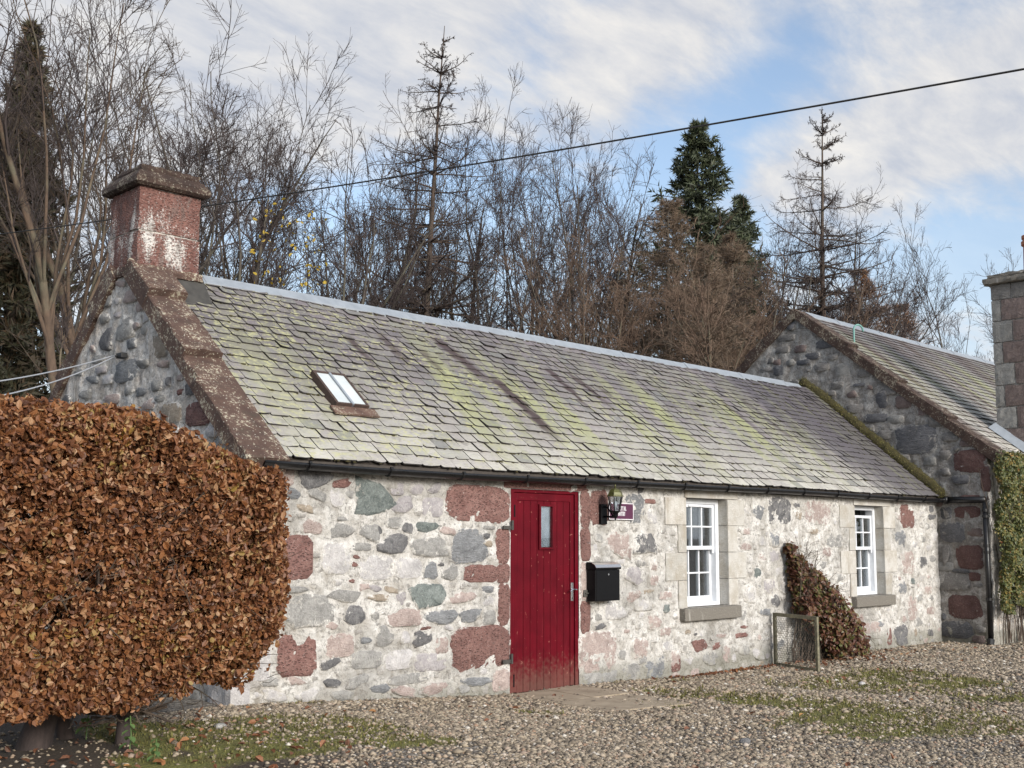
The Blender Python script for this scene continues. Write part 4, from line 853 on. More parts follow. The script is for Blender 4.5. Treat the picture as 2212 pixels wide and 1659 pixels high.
# windows
def window(W_, drop):
    a, b = W_; z0, z1 = WZ; y0 = rev-.02
    wn = empty('window', ((a+b)/2, y0, z0)); wn.parent = cottage; wn.location = tuple(np.array(((a+b)/2, y0, z0))-W0[cottage.name]); W0[wn.name] = np.array(((a+b)/2, y0, z0), float)
    wm_ = M['white_upvc']; fw = .065
    f = MB(); f.box((a+.002, y0-.01, z0+.002), (a+fw, y0+.11, z1-.004)).box((b-fw, y0-.01, z0+.002), (b-.002, y0+.11, z1-.004)).box((a+fw, y0-.008, z1-.06), (b-fw, y0+.11, z1-.004)).box((a+fw, y0-.014, z0+.002), (b-fw, y0+.11, z0+.045))
    f.build('frame', wm_, wn, .004)
    zm = (z0+z1)/2+.03-drop*.3
    for (sy, za, zb, top) in ((y0+.012, zm, z1-.06-drop, True), (y0+.062, z0+.045, zm+.04, False)):
        x0_, x1_ = a+fw+.001, b-fw-.001; st = .04; s_ = MB()
        bt = .045 if top else .07; tp = .04
        s_.box((x0_, sy, za), (x0_+st, sy+.04, zb)).box((x1_-st, sy, za), (x1_, sy+.04, zb)).box((x0_+st, sy, za), (x1_-st, sy+.04, za+bt)).box((x0_+st, sy, zb-tp), (x1_-st, sy+.04, zb))
        gx0, gx1, g0, g1 = x0_+st, x1_-st, za+bt, zb-tp
        if top:
            for hx in (x0_, x1_-st): s_.add([(hx, sy, za), (hx+st, sy, za), (hx+st, sy+.03, za), (hx, sy+.03, za), (hx+.006, sy+.004, za-.045), (hx+st-.006, sy+.004, za-.045), (hx+st-.006, sy+.026, za-.045), (hx+.006, sy+.026, za-.045)], [(0,1,2,3),(7,6,5,4),(4,5,1,0),(5,6,2,1),(6,7,3,2),(7,4,0,3)])
        s_.build('sash', wm_, wn, .003)
        mt = MB(); mw = .009
        for i in (1, 2): xx = gx0+(gx1-gx0)*i/3; mt.box((xx-mw, sy+.003, g0), (xx+mw, sy+.03, g1))
        zz_ = (g0+g1)/2; mt.box((gx0, sy+.0045, zz_-mw), (gx1, sy+.029, zz_+mw)); mt.build('glazing_bars', wm_, wn)
        for i in range(3):
            for jn in range(2):
                xa, xb = gx0+(gx1-gx0)*i/3+(mw if i else 0), gx0+(gx1-gx0)*(i+1)/3-(mw if i < 2 else 0); ga, gb = (g0, zz_-mw) if jn == 0 else (zz_+mw, g1)
                MB().box((xa, sy+.014, ga), (xb, sy+.02, gb)).build('pane', M['glass'], wn)
        MB().box(((a+b)/2-.17, sy-.018, zb-.034), ((a+b)/2+.13, sy, zb-.012)).build('trickle_vent', wm_, wn) if top else None
    # curtains either side, hanging in folds, and the dark room behind
    for (xa, xb) in ((a+.02, a+.26), (b-.33, b-.03)):
        u = np.linspace(xa, xb, 60); V = []; F = []
        for q in (z0+.02, z1-.02):
            for x_ in u: V.append((x_, .36+.022*math.sin(x_*105)+.01*math.sin(x_*47), q))
        n = len(u); F = [(i, i+1, n+i+1, n+i) for i in range(n-1)]; obj('curtain', V, F, M['curtain'], wn, True)
    MB().box((a-.3, 1.6, z0-.4), (b+.3, 1.65, z1+.3)).build('room_back', M['interior'], wn)
    for q in range(3): pass
window(W1, 0.0); window(W2, .075)

# door
dr = empty('door', (3.58, .04, 0)); dr.parent = cottage; dr.location = tuple(np.array((3.58, .04, 0))-W0[cottage.name]); W0[dr.name] = np.array((3.58, .04, 0.), float)
rp_ = M['red_paint']; a, b, zt = DR[0]+.004, DR[1]-.004, DR[2]-.004; y0 = .004
f = MB(); f.box((a, y0, -.02), (a+.05, y0+.09, zt)).box((b-.05, y0, -.02), (b, y0+.09, zt)).box((a+.05, y0+.002, zt-.03), (b-.05, y0+.09, zt)); f.build('door_frame', rp_, dr, .004)
la, lb, lz = a+.054, b-.054, zt-.034; ly = y0+.014
f = MB(); f.box((la, ly, .012), (la+.055, ly+.045, lz)).box((lb-.055, ly, .012), (lb, ly+.045, lz)).box((la+.055, ly+.001, lz-.075), (lb-.055, ly+.045, lz)); f.build('door_stiles', rp_, dr, .004)
pa, pb = la+.055, lb-.055; npk = 8; pw = (pb-pa)/npk; wx0, wx1, wz0, wz1 = 3.50, 3.715, 1.40, 1.85
for i in range(npk):
    x0_, x1_ = pa+i*pw+.002, pa+(i+1)*pw-.002
    yo = ly+.006
    def board(z0, z1, xa=x0_, xb=x1_):
        if xb-xa < .01: return
        e = .006; V = []
        for z in (z0, z1): V += [(xa, yo+.03, z), (xa, yo+e, z), (xa+e, yo, z), (xb-e, yo, z), (xb, yo+e, z), (xb, yo+.03, z)]
        obj('plank', V, [(0,1,2,3,4,5)[::-1], (6,7,8,9,10,11)]+[(k, (k+1) % 6, (k+1) % 6+6, k+6) for k in range(6)], rp_, dr)
    if x1_ <= wx0 or x0_ >= wx1: board(.006, lz-.077)
    else:
        board(.006, wz0); board(wz1, lz-.077)
        if x0_ < wx0: board(wz0+.002, wz1-.002, x0_, wx0)
        if x1_ > wx1: board(wz0+.002, wz1-.002, wx1, x1_)
MB().box((la+.06, ly+.037, .02), (wx0, ly+.044, lz-.08)).box((wx1, ly+.037, .02), (lb-.06, ly+.044, lz-.08)).box((wx0, ly+.037, .02), (wx1, ly+.044, wz0)).box((wx0, ly+.037, wz1), (wx1, ly+.044, lz-.08)).build('door_backing', rp_, dr)
f = MB(); t_ = .022; f.box((wx0-.004, ly-.014, wz0-.004), (wx0+t_, ly+.04, wz1+.004)).box((wx1-t_, ly-.014, wz0-.004), (wx1+.004, ly+.04, wz1+.004)).box((wx0+t_, ly-.013, wz0-.004), (wx1-t_, ly+.04, wz0+t_-.004)).box((wx0+t_, ly-.013, wz1-t_+.004), (wx1-t_, ly+.04, wz1+.004)); f.build('vision_panel_frame', rp_, dr, .003)
MB().box((wx0+t_, ly+.004, wz0+t_-.004), (wx1-t_, ly+.009, wz1-t_+.004)).build('vision_pane', M['glass'], dr)
MB().box((wx0+t_, ly+.03, wz0+t_), (wx1-t_, ly+.034, wz1-t_)).build('pane_backing', M['pane_reflection_blue'], dr)  # pale blue sheet behind the pane, standing in for its reflection
hx = lb-.032
f = MB(); f.box((hx-.019, ly-.006, .865), (hx+.019, ly, 1.055)); f.build('handle_plate', M['chrome'], dr, .003)
f = MB(); f.tube([(hx, ly-.004, .985), (hx, ly-.045, .985)], .009, 8); f.tube([(hx, ly-.045, .985), (hx-.03, ly-.048, .988), (hx-.055, ly-.048, .98), (hx-.075, ly-.048, .966)][::-1]+[(hx+.028, ly-.046, .982)], .008, 8); f.build('lever_handle', M['chrome'], dr)
MB().box((hx-.003, ly-.0075, .885), (hx+.003, ly-.006, .905)).build('keyhole', M['black_matt'], dr)
for z_ in (1.78, .13): MB().box((a+.046, y0-.004, z_-.06), (a+.062, y0+.02, z_+.06)).build('hinge', M['black_metal'], dr)
for z_ in (1.62, .33):
    g_ = MB(); g_.box((a-.13, -.034, z_-.022), (a-.02, -.016, z_+.012)).tube([(a-.012, -.034, z_-.03), (a-.012, -.034, z_+.065)], .014, 8); g_.build('iron_pintle', M['lead'], dr)
g_ = MB(); g_.box((4.13, -.030, .905), (4.19, -.012, .975)).tube([(4.15, -.038, .94), (4.23, -.05, .94)], .007, 6); g_.build('door_catch', M['wire'], dr)

# ------------------------------------------------------------------ things on the front wall
lb_ = empty('wall_letterbox', (4.385, 0, .86), 'black metal letterbox with a bright steel lid strip, right of the red door', 'letterbox')
lx0, lx1, ly0, lz0, lz1 = 4.187, 4.583, -.14, .858, 1.185
MB().box((lx0, ly0, lz0), (lx1, -.022, lz1)).build('box_body', M['black_metal'], lb_, .006)
MB().box((lx0+.012, ly0-.006, lz0+.012), (lx1-.012, ly0-.0005, lz1-.012)).build('front_door', M['black_metal'], lb_, .003)
prof = [(ly0-.014, lz1+.002), (ly0-.016, lz1+.02), (ly0+.006, lz1+.05), (ly0+.05, lz1+.072), (-.022, lz1+.078), (-.022, lz1+.002)]
def lidm(xa, xb): 
    n = len(prof); return MB().add([(xa, *p) for p in prof]+[(xb, *p) for p in prof], [tuple(range(n)), tuple(range(n, 2*n))[::-1]]+[(k, k+n, (k+1) % n+n, (k+1) % n) for k in range(n)])
lidm(lx0-.006, lx1+.006).build('lid', M['black_metal'], lb_)
MB().add([(x_, p[0]-.003, p[1]+.003) for x_ in (lx0-.007, lx1+.007) for p in prof[1:4]]+[(x_, p[0]-.001, p[1]) for x_ in (lx0-.007, lx1+.007) for p in prof[1:4]], [(0,1,4,3),(1,2,5,4),(9,10,7,6),(10,11,8,7),(0,3,9,6),(2,8,11,5),(0,6,7,1),(1,7,8,2),(3,4,10,9),(4,5,11,10)]).build('lid_strip', M['chrome'], lb_)
MB().tube([(4.385, ly0-.004, 1.135), (4.385, ly0-.014, 1.135)], .011, 10).build('lock', M['chrome'], lb_)

sg = empty('name_sign', (4.748, -.03, 1.71), 'small plum coloured sign with a white border and white capitals behind the wall lantern', 'sign')
sx0, sx1, sz0, sz1 = 4.541, 4.956, 1.712, 1.895
MB().box((sx0, -.032, sz0), (sx1, -.024, sz1)).build('board', M['sign_plum'], sg)
f = MB(); bw = .009; f.box((sx0+.002, -.0338, sz0+.002), (sx1-.002, -.0322, sz0+bw)).box((sx0+.002, -.0338, sz1-bw), (sx1-.002, -.0322, sz1-.002)).box((sx0+.002, -.0338, sz0+bw), (sx0+bw, -.0322, sz1-bw)).box((sx1-bw, -.0338, sz0+bw), (sx1-.002, -.0322, sz1-bw)); f.build('border', M['white_paint'], sg)
def strokes(ch_):
    """letter strokes in a 0..1 box: (x0,z0,x1,z1,width)"""
    T = .17; s_ = .06; S = {
    'T': [(.5,0,.5,1,T),(.04,.95,.96,.95,.1),(.07,.78,.07,1,.08),(.93,.78,.93,1,.08),(.32,.03,.68,.03,s_)],
    'A': [(.5,1,.86,0,T),(.5,1,.16,0,.08),(.28,.33,.75,.33,s_),(.02,.03,.34,.03,s_),(.66,.03,1,.03,s_)],
    'L': [(.28,0,.28,1,T),(.1,.97,.46,.97,s_),(.1,.04,.95,.04,.08),(.92,.04,.92,.26,.08)],
    'I': [(.5,0,.5,1,T),(.28,.97,.72,.97,s_),(.28,.03,.72,.03,s_)],
    'P': [(.25,0,.25,1,T),(.08,.97,.6,.97,s_),(.08,.03,.45,.03,s_),(.25,.5,.62,.5,s_),(.6,.97,.85,.85,.08),(.84,.86,.84,.62,T*.8),(.85,.62,.6,.5,.08)],
    'S': [(.82,.7,.82,.98,.06),(.8,.9,.5,.97,.08),(.5,.97,.22,.86,.08),(.22,.86,.25,.64,T*.8),(.25,.62,.78,.38,T),(.78,.38,.8,.15,T*.8),(.8,.15,.5,.03,.08),(.5,.03,.2,.1,.08),(.18,.02,.18,.3,.06)],
    'B': [(.25,0,.25,1,T),(.08,.97,.6,.97,s_),(.08,.03,.62,.03,s_),(.25,.52,.62,.52,s_),(.6,.97,.8,.86,.08),(.79,.86,.78,.64,T*.7),(.8,.64,.6,.52,.08),(.6,.52,.86,.38,.08),(.85,.38,.85,.16,T*.8),(.86,.16,.6,.03,.08)],
    'O': [(.5,.97,.2,.8,.08),(.17,.8,.17,.2,T),(.2,.2,.5,.03,.08),(.5,.03,.8,.2,.08),(.83,.2,.83,.8,T),(.8,.8,.5,.97,.08)],
    'H': [(.24,0,.24,1,T),(.76,0,.76,1,T),(.24,.5,.76,.5,s_)]+[(a_-.17, z, a_+.17, z, s_) for a_ in (.24,.76) for z in (.03,.97)],
    'Y': [(.5,.5,.16,1,T*.9),(.5,.5,.86,1,.08),(.5,0,.5,.52,T),(.0,.97,.34,.97,s_),(.7,.97,1.,.97,s_),(.33,.03,.67,.03,s_)]}
    return S[ch_]
def word(txt, xc, z0, h, parent):
    ws = [(.5 if c == 'I' else .86)*h*.62 for c in txt]; x_ = xc-sum(ws)/2
    for c, w_ in zip(txt, ws):
        f = MB(); cw_ = w_*.9 if c != 'I' else w_*1.4; xo = x_-(cw_-w_)/2
        for (a0, b0, a1, b1, tw) in strokes(c):
            p = np.array([xo+a0*cw_, 0, z0+b0*h]); q = np.array([xo+a1*cw_, 0, z0+b1*h]); d = q-p; ln = np.linalg.norm(d); d /= ln
            nrm = np.array([-d[2], 0, d[0]]); f.obox((p+q)/2+np.array([0, -.0334-.0001*len(f.v), 0]), d, nrm, (0, 1, 0), ln/2, tw*h*.5*.85, .0008)
        f.build('letter', M['white_paint'], parent); x_ += w_
word('SPITTAL', 4.752, 1.812, .046, sg); word('BOTHY', 4.752, 1.755, .046, sg)

lt = empty('wall_lantern', (4.455, -.02, 1.66), 'black coach lantern with a mossy green cap on a wall bracket beside the door', 'lantern')
lc = (4.44, -.205)
MB().box((4.392, -.05, 1.66), (4.492, -.012, 1.875)).build('back_plate', M['black_metal'], lt, .006)
f = MB(); f.tube([(4.44, -.05, 1.845), (4.44, -.09, 1.842), (4.44, -.13, 1.80), (4.44, -.165, 1.755), (4.44, -.2, 1.742)], .009, 8); f.tube([(4.44, -.05, 1.742), (4.44, -.2, 1.738)], .011, 8); f.build('bracket_arm', M['black_metal'], lt, smooth=True)
MB().lathe((*lc, 0), [(.004, 1.70), (.009, 1.712), (.008, 1.722), (.024, 1.735), (.028, 1.752), (.022, 1.76), (.036, 1.782), (.048, 1.79), (.052, 1.80)], 12).build('base_cup', M['black_metal'], lt)
MB().lathe((*lc, 0), [(.096, 1.953), (.096, 1.962), (.084, 1.968), (.074, 1.995), (.058, 2.02), (.036, 2.035), (.010, 2.038)], 6, R(30)).build('lantern_cap', M['lamp_green_cap'], lt)
MB().lathe((*lc, 0), [(.010, 2.036), (.014, 2.045), (.005, 2.052), (.010, 2.064), (.010, 2.070), (.003, 2.082)], 10).build('finial', M['lamp_green_cap'], lt)
f = MB(); 
for k in range(6):
    q = R(30+60*k); r0, r1 = .048, .082; f.tube([(lc[0]+r0*math.cos(q), lc[1]+r0*math.sin(q), 1.80), (lc[0]+r1*math.cos(q), lc[1]+r1*math.sin(q), 1.955)], .0065, 4)
f.build('lantern_frame', M['black_metal'], lt)
for k in range(6):
    q0, q1 = R(34+60*k), R(86+60*k); r0, r1 = .045, .078
    V = [(lc[0]+r*math.cos(q), lc[1]+r*math.sin(q), z) for r, z in ((r0, 1.80), (r1, 1.952)) for q in (q0, q1)]+[(lc[0]+(r-.003)*math.cos(q), lc[1]+(r-.003)*math.sin(q), z) for r, z in ((r0, 1.80), (r1, 1.952)) for q in (q0, q1)]
    obj('glass_pane', V, [(0,1,3,2), (6,7,5,4), (0,4,5,1), (2,3,7,6), (0,2,6,4), (1,5,7,3)], M['glass'], lt)
MB().lathe((*lc, 0), [(.012, 1.80), (.012, 1.83), (.022, 1.85), (.026, 1.875), (.018, 1.90), (.006, 1.905)], 10).build('bulb', M['white_paint'], lt, smooth=True)

# ------------------------------------------------------------------ door step
st_ = empty('door_step', (3.2, -.8, 0), 'low step of sandy concrete slabs laid in the gravel at the red door', 'doorstep')
g0 = [on(px, py, 2, .015) for px, py in ((1150, 1503), (1252, 1487), (1465, 1526), (1302, 1548))]
A_, B_, C_, D_ = [p[:2] for p in g0]
A_ = np.array([3.02, -.06]); B_ = np.array([4.02, -.05]); C_ = np.array([3.85, -1.62]); D_ = np.array([2.86, -1.42])
def bil(u, v): return (A_*(1-u)+B_*u)*(1-v)+(D_*(1-u)+C_*u)*v
for (u0, u1, v0, v1, dz_) in ((0, .5, 0, .46, 0), (.505, 1, 0, .47, .004), (0, .52, .47, 1, .003), (.53, 1, .48, .98, -.004)):
    P_ = [bil(u0, v0), bil(u1, v0), bil(u1, v1), bil(u0, v1)]; e = .004
    V = [(*p, -.08) for p in P_]+[(*p, .018+dz_) for p in P_]
    o = obj('slab', V, [(0,1,2,3),(7,6,5,4),(4,5,1,0),(5,6,2,1),(6,7,3,2),(7,4,0,3)], M['paving'], st_)
    bv = o.modifiers.new('bevel', 'BEVEL'); bv.width = .008; bv.segments = 2

# ------------------------------------------------------------------ second cottage
D2, H2 = 2.43, 5.47; S2 = R(38.3); T2 = math.tan(S2); YF = -.80; XR = 26.
c2 = empty('neighbouring_cottage', (19, 2.4, 0), 'taller stone cottage with a crow-free slate gable adjoining the right end of the long cottage'.replace('crow-free ', ''), 'cottage')
yy = axis(YF, 2*D2-YF, .05, [D2]); vv = np.linspace(0, 1, 110); top2 = lambda u: H2-.03-np.abs(u-D2)*T2
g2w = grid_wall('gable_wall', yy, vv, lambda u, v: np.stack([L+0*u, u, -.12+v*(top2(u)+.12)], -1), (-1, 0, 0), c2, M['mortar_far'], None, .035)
def cH(x, y): return ((2732+x/1.6202)/1.85172, (1024+y/1.6202)/1.85172)
def cI(x, y): return ((3500+x/1.7466)/1.85172, (1700+y/1.7466)/1.85172)
TH = [(700,455,60,50,'d','r'),(790,440,80,60,'g','q'),(930,570,135,55,'d','q'),(640,610,90,45,'g','q'),(760,600,78,48,'P','q'),(840,650,90,45,'d','q'),(610,690,50,38,'P','r'),(780,690,90,36,'d','q'),(1040,740,88,88,'p','q'),(1145,835,78,22,'d','q'),(1210,855,48,34,'P','r'),(1290,930,88,110,'d','r'),(1430,945,105,80,'P','q'),
(1120,990,105,58,'g','q'),(1250,1050,145,58,'d','q'),(1510,1190,255,185,'d','q'),(1860,1330,200,138,'R','q'),(1340,870,90,60,'g','q'),(560,680,60,40,'g','q'),(670,530,110,40,'g','q'),(860,500,60,50,'g','r'),(700,690,50,40,'p','r'),(900,720,90,50,'g','q'),(980,650,80,50,'g','r'),(1000,840,80,50,'g','q'),(1180,760,90,50,'g','q'),(1100,900,60,50,'P','r'),
(1380,1060,100,50,'p','q'),(1200,1120,80,50,'g','q'),(1640,1080,90,60,'g','q'),(1730,1170,100,60,'g','q'),(1840,1210,90,50,'P','q'),(1700,1290,70,60,'g','r'),(1700,1400,60,50,'g','r'),(1600,1330,80,60,'p','q'),(1800,1450,110,55,'d','q'),(1960,1440,60,160,'R','q'),(1540,1010,90,50,'P','q'),(1310,1160,80,60,'g','q'),(1420,1310,90,50,'g','q'),(1560,1420,80,40,'g','r'),(1080,1060,60,40,'d','r'),(540,740,70,30,'g','q')]
TI = [(500,615,82,82,'d','q'),(645,612,175,80,'R','q'),(542,750,175,135,'b','q'),(700,750,110,60,'P','q'),(665,925,180,165,'R','q'),(490,900,60,120,'g','r'),(545,1095,220,115,'g','q'),(630,1272,225,155,'R','q'),(570,1430,220,120,'d','q'),(735,1500,90,60,'P','r'),(740,1430,70,50,'g','r'),(600,1020,110,30,'d','q'),(490,1340,40,50,'d','r'),(700,1060,80,60,'R','q'),(690,510,180,40,'R','q')]
taken = [t_ for t_ in taken if t_[0] == 1]
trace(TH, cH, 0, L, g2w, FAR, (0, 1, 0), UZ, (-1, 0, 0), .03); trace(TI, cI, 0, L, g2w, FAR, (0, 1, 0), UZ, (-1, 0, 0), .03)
MB().add([(q, *p) for q in (L+.03, L+.5) for p in ((YF+.03, -.2), (2*D2-YF-.05, -.2), (2*D2-YF-.05, top2(YF)-.05), (D2, H2-.12), (YF+.03, top2(YF)-.05))], [(0,1,2,3,4)[::1], (9,8,7,6,5), (0,5,6,1), (1,6,7,2), (2,7,8,3), (3,8,9,4), (4,9,5,0)]).build('gable_core', M['stone_grey'], c2)
us = axis(L, XR, .06, []); vs = axis(-.15, 2.95, .06, [])
grid_wall('front_wall', us, vs, lambda u, v: np.stack([u, YF+0*u, v], -1), (0, -1, 0), c2, M['mortar_gable'], None, .02)
MB().box((L+.5, 2*D2-YF-.4, -.2), (XR, 2*D2-YF-.05, 2.8)).build('rear_wall', M['stone_grey'], c2); MB().box((XR-.4, YF+.05, -.2), (XR-.02, 2*D2-YF-.5, 2.9)).build('end_wall', M['stone_grey'], c2)
s2d = np.array([0, math.cos(S2), math.sin(S2)]); n2d = np.array([0, -math.sin(S2), math.cos(S2)]); E2 = np.array([0, YF-.12, H2-(D2-YF+.12)*T2]); SL2 = (D2-YF+.12)/math.cos(S2)
Rv2 = lambda x_, s_, n_: E2+ex*x_+s2d*s_+n2d*n_
roof2 = MB().add([Rv2(a_, b_, c_) for c_ in (-.14, -.01) for a_, b_ in ((L+.1, 0), (XR, 0), (XR, SL2), (L+.1, SL2))], [(3,2,1,0),(4,5,6,7),(0,1,5,4),(1,2,6,5),(2,3,7,6),(3,0,4,7)]).build('roof', M['fascia'], c2)
MB().add([(x_, y_, z_+k) for k in (-.14, -.01) for x_, y_, z_ in ((L+.1, D2, H2), (XR, D2, H2), (XR, 2*D2-YF+.1, H2-(D2-YF+.1)*T2), (L+.1, 2*D2-YF+.1, H2-(D2-YF+.1)*T2))], [(3,2,1,0),(4,5,6,7),(0,1,5,4),(1,2,6,5),(2,3,7,6),(3,0,4,7)]).build('rear_roof', M['slate_far'], c2)
rs = np.random.default_rng(21); sl2 = []; s_ = 0.
while s_ < SL2-.05:
    g_ = .165-.04*s_/SL2; x_ = L+.30+rs.uniform(0, .2)
    while x_ < XR:
        w_ = rs.uniform(.16, .27); a, b = x_+.003, x_+w_-.003; lift = .02+abs(rs.normal(0, .004)); c_ = rs.uniform(.01, .03); ln = min(g_+.06, SL2-s_)
        pts = [(a, s_+ln), (a, s_+c_), (a+c_, s_+rs.normal(0, .004)), (b-c_, s_+rs.normal(0, .004)), (b, s_+c_), (b, s_+ln)]
        tp = [Rv2(p, q, lift*(1-(q-s_)/ln)+.003) for p, q in pts]; bt = [Rv2(p, q, lift*(1-(q-s_)/ln)-.008) for p, q in pts]
        sl2.append((np.array(tp+bt), [tuple(range(6))]+[(k, k+6, (k+1) % 6+6, (k+1) % 6) for k in range(1, 5)], rs.random())); x_ += w_
    s_ += g_
edge_mat(joined('slates', sl2, M['slate_far'], roof2))
rc2 = empty('ridge_capping', (19, D2, H2)); rc2.parent = c2; rc2.location = (0, D2-2.4, H2); W0[rc2.name] = np.array([19, D2, H2])
jx = [L+.32]+list(np.arange(L+1.4, XR, 1.6))
for i in range(len(jx)-1):
    V, F = rprof(jx[i]+.002, jx[i+1]-.002, 0.01, apex=(D2, H2), ts=T2); obj('ridge_section', V, F, M['zinc'], rc2)
    if i: V, F = rprof(jx[i]-.025, jx[i]+.025, .02, apex=(D2, H2), ts=T2); obj('ridge_joint', V, F, M['zinc'], rc2)
rs = np.random.default_rng(8); cs2 = math.cos(S2); cp2 = empty('gable_coping', (L, D2, H2)); cp2.parent = c2; cp2.location = tuple(np.array((L, D2, H2))-W0[c2.name]); W0[cp2.name] = np.array((L, D2, H2), float)
for sd_ in (1, -1):
    for (t0, t1, q) in ((0.0, .98, .012), (.90, 1.84, .004), (1.76, 2.66, -.004), (2.58, 3.42, -.012)): cop(D2, H2+.0, T2, L-.05, L+.30, t0/cs2, t1/cs2, .035+q, .085+q, sd_, M['coping_far'], cp2, rs)
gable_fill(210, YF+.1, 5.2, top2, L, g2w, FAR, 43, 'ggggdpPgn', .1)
# moss along the junction of the two roofs
mo_ = MB(); tt = np.linspace(0, 1, 60); rs = np.random.default_rng(2)
P_ = np.array([(L-.04, 2.28, 4.20)])*(1-tt[:, None])+np.array([(L-.045, -.12, 2.20)])*tt[:, None]; rr = .075+.025*np.array([fbm(np.array([t*20.]), np.array([3.]), 3)[0] for t in tt])*1.3; P_ += rs.normal(0, .008, P_.shape)
mo_.tube(P_, rr, 9); props(mo_.build('mossy_fillet', M['wall_moss'], roof, smooth=True))
bl = np.array([(-.3, 0, 0), (.3, 0, 0), (0, 0, 1.)]); n = 9000; k = rng.integers(0, 60, n); pp = P_[k]+rng.normal(0, .02, (n, 3)); dirs = rng.normal(size=(n, 3)); dirs[:, 0] = -abs(dirs[:, 0]); dirs /= np.linalg.norm(dirs, axis=1)[:, None]
V, F = scatter_mesh(bl, np.array([(0, 1, 2)]), pp+dirs*rr[k][:, None]*.85, rng.uniform(.012, .03, n), randrot(n)); o = obj('moss', V, [F], M['moss_tuft'], roof); o['kind'] = 'stuff'
# vent pipe hook
vx, vy, vz = 13.337, 1.762, 4.90
P_ = [(vx, vy, vz-.1), (vx, vy, vz+.12), (vx, vy, vz+.27)]+[(vx+.11*(1-math.cos(q))*.94, vy-.11*(1-math.cos(q))*.3, vz+.27+.10*math.sin(q)) for q in np.linspace(.2, math.pi*1.05, 10)]
MB().tube(P_, .017, 10).build('hooked_vent_pipe', M['copper_green'], c2, smooth=True)
# chimney of the neighbouring cottage
k2 = empty('chimney', (14.3, -1, 3)); k2.parent = c2; k2.location = tuple(np.array((14.3, -1, 3.))-W0[c2.name]); W0[k2.name] = np.array((14.3, -1, 3.), float)
kx0, kx1, ky0, ky1 = 14.0, 14.75, -1.55, -.39
zc = 5.86; rs = np.random.default_rng(9); z_ = 2.6; i = 0
MB().box((kx0+.02, ky0+.02, -.1), (kx1-.02, ky1-.02, 5.7)).build('chimney_core', M['mortar_far'], k2)
while z_ < 5.72:
    h = .36 if z_ < 5.3 else 5.74-z_; a = ky1
    cut = [.0, .16, .60, 1.16] if i % 2 else [0., .34, .74, 1.16]
    for q in range(3):
        red = (q == 1)
        rough_block((kx0, ky1-cut[q+1]+.004, z_+.004), (kx0+.3, ky1-cut[q]-.004, z_+h-.004), 'chimney_block', M['far_pink' if red and z_ < 5.4 else 'far_pale' if z_ < 5.35 else 'far_grey'], k2, .003)
    rough_block((kx0+.3+.004, ky0, z_+.004), (kx1, ky1, z_+h-.004), 'chimney_block', M['far_pale'], k2, .003)
    z_ += h; i += 1
    if h < .2: break
rough_block((kx0-.09, ky0-.09, 5.745), (kx1+.09, ky1+.09, 5.85), 'chimney_cap', M['sill_stone'], k2, .005)
rough_block((kx0-.03, ky0-.03, 5.85), (kx1+.03, ky1+.03, 5.92), 'chimney_top_slab', M['sill_stone'], k2, .008)
pc = on(2232, 560, 0, 14.35)
MB().lathe((14.35, pc[1]+.0, 5.9), [(.17, 0), (.155, .1), (.145, .48), (.175, .50), (.175, .56), (.15, .57), (.15, .60), (.165, .61), (.165, .66), (.12, .66), (.12, .5)], 20).build('chimney_pot', M['terracotta'], k2, smooth=False)
# lead flashing where that chimney meets the slates
MB().add([Rv2(x_, s, n_) for (x_, n_) in ((kx0-.14, .03), (kx0, .035), (kx0, .14)) for s in (.0, (ky1+.1-(YF-.12))/math.cos(S2))], [(0,2,3,1), (2,4,5,3), (0,1,5,4)]).build('lead_flashing', M['zinc'], k2)
# gutter pipe across the gable and the downpipe
gutter_n = MB().tube([(L-.06, -.14, EZ+.02), (L-.07, -.5, EZ+.015), (L-.07, -.80, EZ+.01)], .05, 12)
gutter_n.tube([(L-.07, -.16, EZ+.018), (L-.07, -.22, EZ+.018)], .06, 12); gutter_n.build('gutter_return', M['gutter_black'], c2, smooth=True)
dp = MB(); dx, dy = L-.08, -.79; dp.tube([(dx, dy, 2.07), (dx, dy, 1.0), (dx-.01, dy, .02)], .038, 12); dp.build('downpipe', M['gutter_black'], c2, smooth=True)
for z_ in (1.95, 1.86, 1.42, 1.32, .62): MB().tube([(dx, dy, z_-.02), (dx, dy, z_+.02)], .050, 12).build('pipe_collar', M['gutter_black'], c2)
MB().tube([(dx-.004, dy, .03), (dx-.03, dy-.0, -.05)], .055, 10).build('pipe_shoe', M['gutter_black'], c2)

# ------------------------------------------------------------------ leaves
def leafbase(w=.62, fold=.16, curl=.2):
    V = np.array([(0, 0, 0), (.28, w*.42, fold*.6), (.68, w*.42, fold*.8-curl*.2), (1., 0, -curl*.6), (.68, -w*.42, fold*.8-curl*.2), (.28, -w*.42, fold*.6)], float)-np.array([.5, 0, 0])
    return V, np.array([(0, 3, 2, 1), (0, 5, 4, 3)])
def orient(n, nrm, spread):
    """rotations whose z axis scatters about nrm [n,3]"""
    z = nrm+rng.normal(0, spread, (n, 3)); z /= np.linalg.norm(z, axis=1)[:, None]
    a = rng.normal(size=(n, 3)); a[:, 2] -= .5; x_ = a-(a*z).sum(1)[:, None]*z; x_ /= np.linalg.norm(x_, axis=1)[:, None]; y_ = np.cross(z, x_)
    return np.stack([x_, y_, z], -1)

